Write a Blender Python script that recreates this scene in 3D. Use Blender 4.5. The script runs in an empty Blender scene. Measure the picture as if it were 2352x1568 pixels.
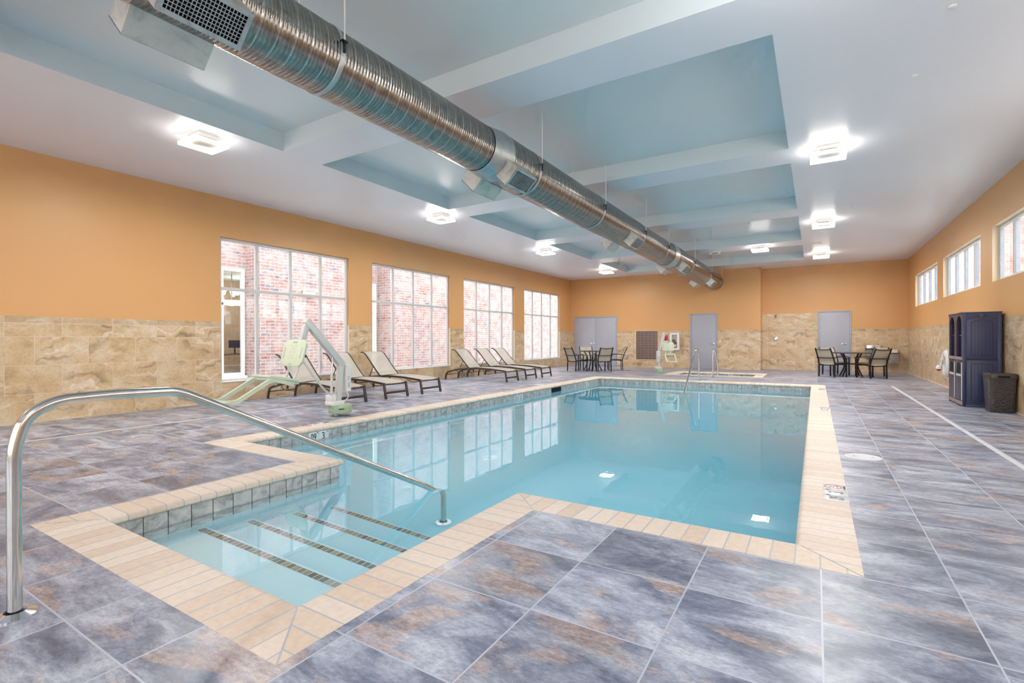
import bpy, bmesh, math, random
from mathutils import Vector, Matrix
random.seed(7)
COL = bpy.context.scene.collection
PI = math.pi

# ---------------------------------------------------------------- measures
XL, XR, YB, YC, YR = -9.4186, 2.6445, 20.409, 21.079, -5.0
XJ = -1.74
H, TH = 3.8268, 4.086
WC = 1.50
PX0, PX1, PY1, PY2 = -5.60, -0.10, 3.21, 14.23      # main basin, inside edge of the coping
SX0, SX1, SY0 = -3.89, -1.925, 1.345                # entry bay
CW = 0.30
WZ = -0.16
HT = (-3.98, -1.66, 16.72, 18.20)                   # hot tub inner edge x0,x1,y0,y1

# ---------------------------------------------------------------- colours, materials
def lin(r, g, b):
    f = lambda c: (c/255/12.92) if c/255 <= .04045 else ((c/255+.055)/1.055)**2.4
    return (f(r), f(g), f(b), 1)

class NT:
    def __init__(s, name):
        s.m = bpy.data.materials.new(name); s.m.use_nodes = True
        s.t = s.m.node_tree; s.t.nodes.clear()
        s.out = s.n('ShaderNodeOutputMaterial')
    def n(s, typ, **kw):
        nd = s.t.nodes.new(typ)
        for k, v in kw.items(): setattr(nd, k, v)
        return nd
    def l(s, a, b): s.t.links.new(a, b)
    def set(s, sock, v):
        if isinstance(v, bpy.types.NodeSocket): s.l(v, sock)
        else: sock.default_value = v
    def math(s, op, a, b=None, c=None):
        nd = s.n('ShaderNodeMath', operation=op)
        for i, v in enumerate((a, b, c)):
            if v is not None: s.set(nd.inputs[i], v)
        return nd.outputs[0]
    def vmath(s, op, a, b=None):
        nd = s.n('ShaderNodeVectorMath', operation=op)
        s.set(nd.inputs[0], a)
        if b is not None: s.set(nd.inputs[1], b)
        return nd.outputs[0]
    def pos(s): return s.n('ShaderNodeTexCoord').outputs['Object']
    def sep(s, v):
        nd = s.n('ShaderNodeSeparateXYZ'); s.set(nd.inputs[0], v); return nd.outputs
    def comb(s, x, y, z):
        nd = s.n('ShaderNodeCombineXYZ')
        for i, v in enumerate((x, y, z)): s.set(nd.inputs[i], v)
        return nd.outputs[0]
    def noise(s, vec, scale, detail=4, rough=.55, dist=0, out='Fac'):
        nd = s.n('ShaderNodeTexNoise'); s.l(vec, nd.inputs['Vector'])
        nd.inputs['Scale'].default_value = scale; nd.inputs['Detail'].default_value = detail
        nd.inputs['Roughness'].default_value = rough; nd.inputs['Distortion'].default_value = dist
        return nd.outputs[out]
    def white(s, vec, out='Color'):
        nd = s.n('ShaderNodeTexWhiteNoise', noise_dimensions='3D'); s.l(vec, nd.inputs['Vector']); return nd.outputs[out]
    def ramp(s, fac, stops):
        nd = s.n('ShaderNodeValToRGB'); s.l(fac, nd.inputs[0]); e = nd.color_ramp.elements
        while len(e) < len(stops): e.new(.5)
        for el, (p, c) in zip(e, stops): el.position = p; el.color = c
        return nd.outputs[0]
    def mix(s, fac, a, b, blend='MIX'):
        nd = s.n('ShaderNodeMix', data_type='RGBA', blend_type=blend)
        s.set(nd.inputs[0], fac); s.set(nd.inputs[6], a); s.set(nd.inputs[7], b); return nd.outputs[2]
    def bump(s, hgt, strength=.3, dist=.01):
        nd = s.n('ShaderNodeBump'); s.l(hgt, nd.inputs['Height'])
        nd.inputs['Strength'].default_value = strength; nd.inputs['Distance'].default_value = dist; return nd.outputs[0]
    def pbr(s, col, rough=.5, metal=0, spec=.5, normal=None, emis=None, estr=0, coat=0, alpha=None, trans=None):
        b = s.n('ShaderNodeBsdfPrincipled')
        s.set(b.inputs['Base Color'], col); s.set(b.inputs['Roughness'], rough); s.set(b.inputs['Metallic'], metal)
        b.inputs['Specular IOR Level'].default_value = spec
        if normal is not None: s.l(normal, b.inputs['Normal'])
        if emis is not None: s.set(b.inputs['Emission Color'], emis); b.inputs['Emission Strength'].default_value = estr
        if coat: b.inputs['Coat Weight'].default_value = coat; b.inputs['Coat Roughness'].default_value = .1
        if alpha is not None: s.set(b.inputs['Alpha'], alpha)
        s.l(b.outputs[0], s.out.inputs[0]); return s.m

def plain(name, rgb, rough=.5, metal=0, spec=.5, var=.06, scale=6, coat=0, bump=0):
    t = NT(name); p = t.pos(); c = lin(*rgb)
    nz = t.noise(p, scale, 3)
    dark = tuple(x*(1-var*2) for x in c[:3])+(1,); lite = tuple(min(1, x*(1+var*2)) for x in c[:3])+(1,)
    col = t.ramp(nz, [(.3, dark), (.7, lite)])
    nrm = t.bump(t.noise(p, scale*30, 2), bump, .004) if bump else None
    return t.pbr(col, rough, metal, spec, nrm, coat=coat)

def emit(name, rgb, strength):
    t = NT(name); e = t.n('ShaderNodeEmission'); e.inputs[0].default_value = lin(*rgb); e.inputs[1].default_value = strength
    t.l(e.outputs[0], t.out.inputs[0]); return t.m

def line_mask(t, coord, size, half, phase=0):
    """1 on the joint lines of a repeating coordinate, else 0; also the cell number."""
    u = t.math('DIVIDE', t.math('SUBTRACT', coord, phase), size)
    fr = t.math('FRACT', u)
    d = t.math('MINIMUM', fr, t.math('SUBTRACT', 1.0, fr))
    return t.math('LESS_THAN', d, half/size), t.math('FLOOR', u)

def mat_floor():
    t = NT('slate_tile'); p = t.pos(); x, y, z = t.sep(p)
    lx, cx = line_mask(t, x, .53, .0036, -.508); ly, cy = line_mask(t, y, .535, .0036, 2.90)
    g = t.math('MAXIMUM', lx, ly)
    rnd = t.white(t.comb(cx, cy, 0.5))
    q = t.vmath('ADD', p, t.vmath('SCALE', rnd, None)) if False else t.vmath('ADD', p, t.vmath('MULTIPLY', rnd, (37., 53., 11.)))
    q1 = t.vmath('MULTIPLY', q, (1.0, 2.1, 1.0))
    n1 = t.noise(q1, 2.2, 5, .62, .7)
    n3 = t.noise(t.vmath('MULTIPLY', q, (1., 2.6, 1.)), 12, 6, .8)
    n4 = t.noise(t.vmath('MULTIPLY', q, (1., 1.9, 1.)), 38, 4, .78)
    nn = t.math('ADD', t.math('MULTIPLY', n1, .72), t.math('MULTIPLY', n3, .28))
    base = t.ramp(nn, [(.34, lin(76, 82, 102)), (.43, lin(108, 116, 138)), (.50, lin(142, 149, 168)), (.57, lin(170, 177, 192)), (.66, lin(204, 208, 217))])
    rust = t.ramp(n3, [(.32, lin(112, 88, 80)), (.45, lin(170, 136, 114)), (.58, lin(204, 172, 146)), (.70, lin(222, 202, 182))])
    rn = t.math('ADD', t.math('MULTIPLY', t.noise(t.vmath('ADD', q1, (1.7, 8.2, 3.)), 1.25, 5, .60, .9), .93), t.math('MULTIPLY', n4, .07))
    rm = t.ramp(rn, [(.555, (0, 0, 0, 1)), (.60, (.48, .48, .48, 1)), (.70, (.75, .75, .75, 1))])
    c = t.mix(rm, base, rust)
    edge = t.ramp(rn, [(.52, (1, 1, 1, 1)), (.548, (.82, .82, .84, 1)), (.57, (1, 1, 1, 1))])
    c = t.mix(.8, c, edge, 'MULTIPLY')
    fine = t.ramp(n4, [(.30, (.55, .55, .57, 1)), (.5, (1.0, 1.0, 1.0, 1)), (.68, (1.35, 1.35, 1.34, 1))])
    c = t.mix(.8, c, fine, 'MULTIPLY')
    tone = t.math('ADD', t.math('MULTIPLY', t.sep(rnd)[0], .3), .84)
    c = t.mix(1.0, c, t.comb(tone, tone, tone), 'MULTIPLY')
    c = t.mix(g, c, lin(190, 196, 210))
    hgt = t.math('SUBTRACT', t.math('MULTIPLY', t.noise(t.vmath('MULTIPLY', q, (1., 2.6, 1.)), 16, 2, .6), .35), t.math('MULTIPLY', g, .6))
    r = t.math('ADD', t.math('MULTIPLY', n3, .25), .22)
    return t.pbr(c, r, 0, .55, t.bump(hgt, .35, .004))

def stone_nodes(t, p, along):
    """travertine wall tile colour for a wall running along axis `along` (a socket)."""
    x, y, z = t.sep(p)
    row = t.math('FLOOR', t.math('DIVIDE', z, .4035))
    odd = t.math('MODULO', t.math('ADD', row, 20), 2)
    strip = t.math('GREATER_THAN', z, 1.405); strip = t.math('MULTIPLY', strip, t.math('LESS_THAN', z, 1.52))
    sh = t.math('MULTIPLY', odd, .305)
    lu, cu = line_mask(t, t.math('ADD', along, sh), .61, .0028, .27+.305)
    lz, cz = line_mask(t, z, .4035, .0028, 0.0)
    ls = t.math('LESS_THAN', t.math('ABSOLUTE', t.math('SUBTRACT', z, 1.405)), .0028)
    lz = t.math('MAXIMUM', lz, ls)
    g = t.math('MAXIMUM', lu, lz)
    rnd = t.white(t.comb(cu, cz, strip))
    local = t.comb(along, z, 0.0)
    q = t.vmath('ADD', local, t.vmath('MULTIPLY', rnd, (31., 17., 23.)))
    w = t.noise(q, 2.0, 3, .55, .3, 'Color')
    qq = t.vmath('ADD', q, t.vmath('MULTIPLY', w, (.55, .55, .3)))
    band = t.n('ShaderNodeTexWave', wave_type='BANDS', bands_direction='Y', wave_profile='SIN')
    t.l(qq, band.inputs['Vector']); band.inputs['Scale'].default_value = 1.1; band.inputs['Distortion'].default_value = 9
    band.inputs['Detail'].default_value = 3; band.inputs['Detail Scale'].default_value = 1.3
    n1 = t.noise(q, 2.4, 4, .6, .4); n2 = t.noise(q, 26, 3, .7)
    c = t.ramp(n1, [(.25, lin(176, 142, 98)), (.45, lin(205, 172, 128)), (.6, lin(214, 188, 150)), (.78, lin(226, 208, 182))])
    veinc = t.ramp(n1, [(.3, lin(120, 92, 62)), (.7, lin(150, 132, 110))])
    vm = t.ramp(band.outputs[1] if False else band.outputs['Fac'], [(.0, (.7, .7, .7, 1)), (.06, (.30, .30, .30, 1)), (.16, (0, 0, 0, 1)), (.86, (0, 0, 0, 1)), (1., (0, 0, 0, 1))])
    amt = t.ramp(t.noise(q, 1.6, 3), [(.45, (0, 0, 0, 1)), (.60, (1, 1, 1, 1))])
    c = t.mix(t.mix(1.0, vm, amt, 'MULTIPLY'), c, veinc)
    hi = t.ramp(band.outputs['Fac'], [(.88, (0, 0, 0, 1)), (.96, (.6, .6, .6, 1))])
    c = t.mix(t.mix(1.0, hi, amt, 'MULTIPLY'), c, lin(236, 222, 200))
    c = t.mix(1.0, c, t.ramp(n2, [(.3, (.84, .82, .79, 1)), (.6, (1.04, 1.04, 1.04, 1))]), 'MULTIPLY')
    c = t.mix(t.math('MULTIPLY', strip, .25), c, lin(150, 128, 104))
    c = t.mix(g, c, lin(222, 200, 172))
    return c, g, n2

def mat_stone(axis):
    t = NT('travertine_'+axis); p = t.pos(); x, y, z = t.sep(p)
    c, g, n2 = stone_nodes(t, p, y if axis == 'y' else x)
    return t.pbr(c, .33, 0, .5)

def mat_paint(name, rgb, rough=.45, spec=.4, var=.03):
    t = NT(name); p = t.pos(); c = lin(*rgb)
    nz = t.noise(p, .6, 1)
    col = t.ramp(nz, [(.3, tuple(v*(1-var) for v in c[:3])+(1,)), (.7, tuple(min(1, v*(1+var)) for v in c[:3])+(1,))])
    return t.pbr(col, rough, 0, spec)

def mat_coping(axis):
    t = NT('coping_brick_'+axis); p = t.pos(); x, y, z = t.sep(p); s = y if axis == 'y' else x
    g, c = line_mask(t, s, .1135, .0042, .545 if axis == 'y' else .02)
    rnd = t.white(t.comb(c, 3.3, 1.7), 'Value')
    n1 = t.noise(p, 26, 3, .65)
    col = t.ramp(t.math('ADD', t.math('MULTIPLY', rnd, .6), t.math('MULTIPLY', n1, .4)),
                 [(.2, lin(230, 205, 180)), (.5, lin(238, 217, 195)), (.85, lin(243, 227, 209))])
    col = t.mix(1.0, col, t.ramp(n1, [(.3, (.94, .93, .92, 1)), (.6, (1.02, 1.02, 1.02, 1))]), 'MULTIPLY')
    col = t.mix(g, col, lin(186, 190, 196))
    return t.pbr(col, .48, 0, .4, None)

def mat_band():
    t = NT('waterline_tile'); p = t.pos(); x, y, z = t.sep(p)
    nx, ny, nz = t.sep(t.n('ShaderNodeNewGeometry').outputs['Normal'])
    s = t.math('ADD', t.math('MULTIPLY', y, t.math('ABSOLUTE', nx)), t.math('MULTIPLY', x, t.math('ABSOLUTE', ny)))
    g, c = line_mask(t, s, .153, .0032, .02)
    gz = t.math('LESS_THAN', t.math('ABSOLUTE', t.math('SUBTRACT', z, -.205)), .003)
    g = t.math('MAXIMUM', g, gz)
    rnd = t.white(t.comb(c, t.math('GREATER_THAN', z, -.205), 4.))
    q = t.vmath('ADD', t.comb(s, z, 0.), t.vmath('MULTIPLY', rnd, (19., 23., 7.)))
    n1 = t.noise(q, 9, 4, .68, .8)
    col = t.ramp(n1, [(.22, lin(92, 88, 88)), (.38, lin(152, 150, 148)), (.52, lin(188, 188, 185)), (.72, lin(216, 214, 208))])
    col = t.mix(g, col, lin(76, 52, 48))
    return t.pbr(col, .3, 0, .5)

def mat_plaster():
    t = NT('pool_plaster'); p = t.pos()
    n = t.noise(p, 1.2, 4); n2 = t.noise(p, 60, 2)
    x, y, z = t.sep(p)
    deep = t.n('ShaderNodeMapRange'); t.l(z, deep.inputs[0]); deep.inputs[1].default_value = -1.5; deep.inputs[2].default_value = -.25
    c = t.mix(deep.outputs[0], lin(80, 182, 206), lin(190, 216, 222))  # blue of light absorbed in deep water painted into the plaster
    c = t.mix(1.0, c, t.ramp(n, [(.3, (.95, .97, .97, 1)), (.7, (1.03, 1.02, 1.02, 1))]), 'MULTIPLY')
    c = t.mix(1.0, c, t.ramp(n2, [(.3, (.97, .97, .97, 1)), (.7, (1.02, 1.02, 1.02, 1))]), 'MULTIPLY')
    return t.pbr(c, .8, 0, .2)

def mat_water(ior=1.33):
    t = NT('clear_pool_water'); p = t.pos()
    w1 = t.noise(t.vmath('MULTIPLY', p, (1., 1.0, 1.)), 2.2, 2, .5, .4); w2 = t.noise(p, 9, 2, .5, .2)
    hgt = t.math('ADD', w1, t.math('MULTIPLY', w2, .12))
    g = t.n('ShaderNodeBsdfGlass'); g.inputs['Color'].default_value = (.93, .985, 1., 1); g.inputs['Roughness'].default_value = 0
    g.inputs['IOR'].default_value = ior
    t.l(t.bump(hgt, .045, .02), g.inputs['Normal'])
    gl = t.n('ShaderNodeBsdfGlossy'); gl.inputs['Roughness'].default_value = 0; mx = t.n('ShaderNodeMixShader'); mx.inputs[0].default_value = .07
    t.l(t.bump(hgt, .045, .02), gl.inputs['Normal']); t.l(g.outputs[0], mx.inputs[1]); t.l(gl.outputs[0], mx.inputs[2])
    t.l(mx.outputs[0], t.out.inputs[0]); return t.m

def mat_glass():
    t = NT('window_glass'); ge = t.n('ShaderNodeNewGeometry')
    dn = t.n('ShaderNodeVectorMath', operation='DOT_PRODUCT'); t.l(ge.outputs['Incoming'], dn.inputs[0]); t.l(ge.outputs['Normal'], dn.inputs[1])
    fr = t.math('ADD', .04, t.math('MULTIPLY', .96, t.math('POWER', t.math('SUBTRACT', 1.0, t.math('ABSOLUTE', dn.outputs['Value'])), 5.0)))
    a = t.n('ShaderNodeBsdfTransparent'); a.inputs[0].default_value = (.95, .97, .97, 1)
    b = t.n('ShaderNodeBsdfGlossy'); b.inputs['Roughness'].default_value = .02
    m = t.n('ShaderNodeMixShader'); t.l(t.math('MULTIPLY', fr, .7), m.inputs[0])
    t.l(a.outputs[0], m.inputs[1]); t.l(b.outputs[0], m.inputs[2]); t.l(m.outputs[0], t.out.inputs[0]); return t.m

def mat_sling(name, rgb, see=.2):
    t = NT(name); p = t.pos(); x, y, z = t.sep(p)
    wv = t.noise(t.vmath('MULTIPLY', p, (260., 260., 260.)), 1., 1)
    c = t.mix(wv, tuple(v*.86 for v in lin(*rgb)[:3])+(1,), lin(*rgb))
    m = t.pbr(c, .65, 0, .25)
    b = [n for n in t.t.nodes if n.type == 'BSDF_PRINCIPLED'][0]
    b.inputs['Alpha'].default_value = 1-see
    return m

def mat_duct():
    t = NT('spiral_galvanized_steel'); p = t.pos(); x, y, z = t.sep(p)
    a = t.math('DIVIDE', t.math('ARCTAN2', t.math('SUBTRACT', z, 3.35), t.math('ADD', x, 3.30)), 2*PI)
    u = t.math('ADD', t.math('DIVIDE', y, .125), a)
    fr = t.math('FRACT', u)
    d = t.math('MINIMUM', fr, t.math('SUBTRACT', 1., fr))
    seam = t.math('LESS_THAN', d, .035)
    rib = t.math('SINE', t.math('MULTIPLY', fr, 2*PI*4))
    n = t.noise(p, 14, 5, .7); n2 = t.noise(t.vmath('MULTIPLY', p, (3., 30., 3.)), 2, 3)
    hgt = t.math('ADD', t.math('MULTIPLY', rib, .28), t.math('MULTIPLY', seam, 1.0))
    c = t.ramp(n, [(.3, lin(122, 116, 109)), (.62, lin(160, 154, 146))])
    c = t.mix(seam, c, lin(200, 198, 192))
    dk = t.math('MULTIPLY', t.math('ADD', t.math('MULTIPLY', rib, .5), .5), .35)
    c = t.mix(dk, c, lin(84, 80, 76))
    r = t.math('ADD', t.math('MULTIPLY', n2, .14), .12)
    return t.pbr(c, r, .95, .5, t.bump(hgt, .8, .008))

def mat_sheet(name, rgb, rough=.4):
    t = NT(name); p = t.pos()
    n = t.noise(p, 7, 6, .7, .6); n2 = t.noise(p, 2.5, 3)
    c = lin(*rgb)
    col = t.ramp(n, [(.3, tuple(v*.62 for v in c[:3])+(1,)), (.5, c), (.75, tuple(min(1, v*1.12) for v in c[:3])+(1,))])
    rust = t.ramp(t.noise(p, 11, 5, .75), [(.66, (0, 0, 0, 1)), (.74, (.55, .55, .55, 1))])
    col = t.mix(rust, col, lin(120, 96, 78))
    return t.pbr(col, rough, .75, .5)

def mat_brick():
    t = NT('weathered_red_brick'); p = t.pos(); x, y, z = t.sep(p)
    nx, ny, nz = t.sep(t.n('ShaderNodeNewGeometry').outputs['Normal'])
    s = t.math('ADD', t.math('MULTIPLY', y, t.math('ABSOLUTE', nx)), t.math('MULTIPLY', x, t.math('ABSOLUTE', ny)))
    row = t.math('FLOOR', t.math('DIVIDE', z, .085)); odd = t.math('MODULO', t.math('ADD', row, 100), 2)
    lu, cu = line_mask(t, t.math('ADD', s, t.math('MULTIPLY', odd, .15)), .30, .009); lz, cz = line_mask(t, z, .098, .009)
    g = t.math('MAXIMUM', lu, lz)
    rnd = t.white(t.comb(cu, cz, 2.), 'Value')
    n = t.noise(t.comb(s, z, 0.), 22, 3, .75)
    wash = t.ramp(t.noise(t.comb(s, z, 4.), 3.2, 4, .75), [(.40, (0, 0, 0, 1)), (.60, (.72, .72, .72, 1))])
    c = t.ramp(rnd, [(0., lin(178, 122, 116)), (.25, lin(214, 160, 144)), (.45, lin(196, 136, 130)), (.62, lin(222, 176, 160)), (.8, lin(204, 152, 146)), (.88, lin(160, 154, 164)), (1., lin(138, 136, 150))])
    c = t.mix(1., c, t.ramp(n, [(.3, (.75, .75, .75, 1)), (.7, (1.2, 1.2, 1.2, 1))]), 'MULTIPLY')
    c = t.mix(wash, c, lin(232, 214, 206))
    c = t.mix(g, c, lin(236, 226, 220))
    c = t.mix(1., c, (.60, .60, .62, 1), 'MULTIPLY')
    return t.pbr(c, .9, 0, .1)

def mat_weave():
    t = NT('dark_woven_resin'); p = t.pos(); x, y, z = t.sep(p)
    nx, ny, nz = t.sep(t.n('ShaderNodeNewGeometry').outputs['Normal'])
    s = t.math('ADD', t.math('MULTIPLY', y, t.math('ABSOLUTE', nx)), t.math('MULTIPLY', x, t.math('ABSOLUTE', ny)))
    row = t.math('FLOOR', t.math('DIVIDE', z, .016)); odd = t.math('MODULO', t.math('ADD', row, 10), 2)
    u = t.math('FRACT', t.math('DIVIDE', t.math('ADD', s, t.math('MULTIPLY', odd, .014)), .028))
    v = t.math('FRACT', t.math('DIVIDE', z, .016))
    h = t.math('MULTIPLY', t.math('SINE', t.math('MULTIPLY', u, PI)), t.math('SINE', t.math('MULTIPLY', v, PI)))
    c = t.ramp(h, [(.12, lin(8, 8, 10)), (.5, lin(52, 44, 42)), (.9, lin(96, 88, 86))])
    return t.pbr(c, .3, 0, .6, t.bump(h, .8, .01))

def mat_lattice():
    t = NT('brown_gridded_panel'); p = t.pos(); x, y, z = t.sep(p)
    g1, c1 = line_mask(t, x, .16, .004); g2, c2 = line_mask(t, z, .105, .004)
    n = t.noise(t.vmath('MULTIPLY', p, (2., 2., 30.)), 3, 4)
    c = t.ramp(n, [(.3, lin(84, 64, 58)), (.7, lin(124, 100, 90))])
    c = t.mix(t.math('MAXIMUM', g1, g2), c, lin(158, 136, 122))
    return t.pbr(c, .4, 0, .5)

def mat_mosaic():
    t = NT('dark_step_mosaic'); p = t.pos(); x, y, z = t.sep(p)
    g, c = line_mask(t, x, .052, .003)
    rnd = t.white(t.comb(c, 1.1, 7.), 'Value')
    col = t.ramp(rnd, [(0, lin(66, 64, 54)), (.5, lin(100, 98, 84)), (1, lin(150, 146, 126))])
    return t.pbr(t.mix(g, col, lin(190, 205, 205)), .4)

M = {}
M['floor'] = mat_floor(); M['stone_x'] = mat_stone('x'); M['stone_y'] = mat_stone('y')
M['orange'] = mat_paint('orange_wall_paint', (217, 160, 100), .42, .35)
M['reveal'] = mat_paint('pale_reveal_paint', (232, 208, 176), .5, .3)
M['ceil'] = mat_paint('white_satin_ceiling', (232, 235, 243), .34, .5, .015)
M['tray'] = mat_paint('white_tray_paint', (216, 226, 229), .34, .5, .015)  # tinted teal: bounce light from the pool put into the tray colour
M['cop_x'] = mat_coping('x'); M['cop_y'] = mat_coping('y')
M['grout'] = plain('coping_grout', (186, 190, 196), .7); M['band'] = mat_band(); M['plaster'] = mat_plaster(); M['water'] = mat_water(); M['glass'] = mat_glass()
M['wframe'] = plain('window_frame_aluminium', (208, 206, 204), .45, .1, .4, .02)
M['white'] = plain('white_vinyl', (236, 234, 230), .45, 0, .4, .02)
M['doorgrey'] = plain('grey_door_paint', (170, 172, 182), .4, 0, .4, .015, 1.5)
M['frameg'] = plain('grey_door_frame_paint', (160, 163, 176), .4, 0, .4, .015)
M['chrome'] = plain('polished_chrome', (225, 225, 228), .12, 1, .5, .02)
M['steel'] = plain('brushed_stainless_steel', (205, 203, 198), .17, 1, .5, .03, 20)
M['duct'] = mat_duct(); M['sheet'] = mat_sheet('galvanized_sheet', (176, 182, 182), .38)
M['sheetpale'] = mat_sheet('pale_galvanized_sheet', (206, 202, 194), .5)
M['black'] = plain('black_void', (10, 10, 11), .8, 0, .2)
M['darkframe'] = plain('espresso_aluminium', (58, 46, 46), .38, .2, .5, .1, 30)
M['blackframe'] = plain('black_aluminium', (26, 23, 27), .35, .2, .5, .1, 30)
M['sling'] = mat_sling('beige_sling_mesh', (196, 189, 174), .20)
M['chairsling'] = mat_sling('tan_sling_mesh', (186, 176, 154), .08)
M['liftgreen'] = plain('pale_green_plastic', (208, 216, 190), .42, 0, .4, .02)
M['liftbase'] = plain('sage_green_plastic', (160, 186, 152), .4, 0, .4, .03)
M['liftwhite'] = plain('pale_grey_powder_coat', (212, 210, 206), .35, .1, .5, .02)
M['dkgreen'] = plain('dark_green_plastic', (58, 74, 50), .45)
M['navy'] = plain('navy_blue_resin', (38, 44, 78), .42, 0, .5, .08, 3)
M['navydark'] = plain('dark_groove', (12, 12, 26), .6)
M['plum'] = plain('dark_plum_resin', (50, 34, 50), .4, 0, .5, .06, 3)
M['tan'] = plain('tan_resin_ledge', (150, 126, 122), .5)  # tan, with pinkish light on the ledge put into the colour
M['weave'] = mat_weave(); M['lattice'] = mat_lattice(); M['mosaic'] = mat_mosaic()
M['red'] = plain('red_enamel', (190, 24, 22), .35); M['green'] = plain('green_plastic', (20, 130, 60), .4)
M['rope'] = plain('white_rope', (228, 222, 214), .8, 0, .2, .06, 60)
M['ring'] = plain('white_foam_ring', (226, 222, 220), .5, 0, .4, .03)
M['ink'] = plain('dark_marker_ink', (52, 54, 58), .4); M['redink'] = plain('red_marker_ink', (206, 60, 70), .4)
M['marker'] = plain('white_marker_tile', (228, 230, 232), .3, 0, .5, .02)
M['brick'] = mat_brick(); M['concrete'] = plain('pale_concrete', (196, 190, 182), .8, 0, .3)
def mat_glow():
    t = NT('lamp_glow'); e = t.n('ShaderNodeEmission'); e.inputs[0].default_value = lin(255, 246, 236)
    nz = t.sep(t.n('ShaderNodeNewGeometry').outputs['Normal'])[2]
    side = t.math('SUBTRACT', 1.0, t.math('ABSOLUTE', nz))
    t.l(t.math('ADD', 3.0, t.math('MULTIPLY', side, 19.0)), e.inputs[1]); t.l(e.outputs[0], t.out.inputs[0]); return t.m
M['glow'] = mat_glow()
M['lamppanel'] = plain('frosted_lamp_panel', (226, 224, 216), .35, 0, .5, .02)
M['warmglow'] = emit('warm_shade_glow', (255, 236, 190), 2.2)
M['tanwall'] = plain('tan_lobby_wall', (206, 178, 150), .7); M['lobbyfloor'] = plain('lobby_floor', (150, 140, 132), .5)
M['lobbyceil'] = plain('lobby_ceiling', (206, 208, 200), .7); M['wood'] = plain('brown_wood', (122, 88, 66), .5)
M['greyplate'] = plain('grey_metal_plate', (150, 152, 160), .4, .3)
M['strip'] = plain('white_drain_cover', (222, 226, 232), .4, 0, .4, .02)
M['fountain'] = plain('grey_taupe_panel', (142, 132, 126), .4, .3)

# ---------------------------------------------------------------- mesh builder
def fillet(pts, r, n=6):
    pts = [Vector(p) for p in pts]; out = [pts[0]]
    for i in range(1, len(pts)-1):
        a, b, c = pts[i-1], pts[i], pts[i+1]
        d1, d2 = (a-b), (c-b); L = min(r, d1.length*.48, d2.length*.48)
        p, q = b+d1.normalized()*L, b+d2.normalized()*L
        for k in range(n+1):
            s = k/n; out.append(p*(1-s)**2+b*2*s*(1-s)+q*s*s)
    out.append(pts[-1]); return out

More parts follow.
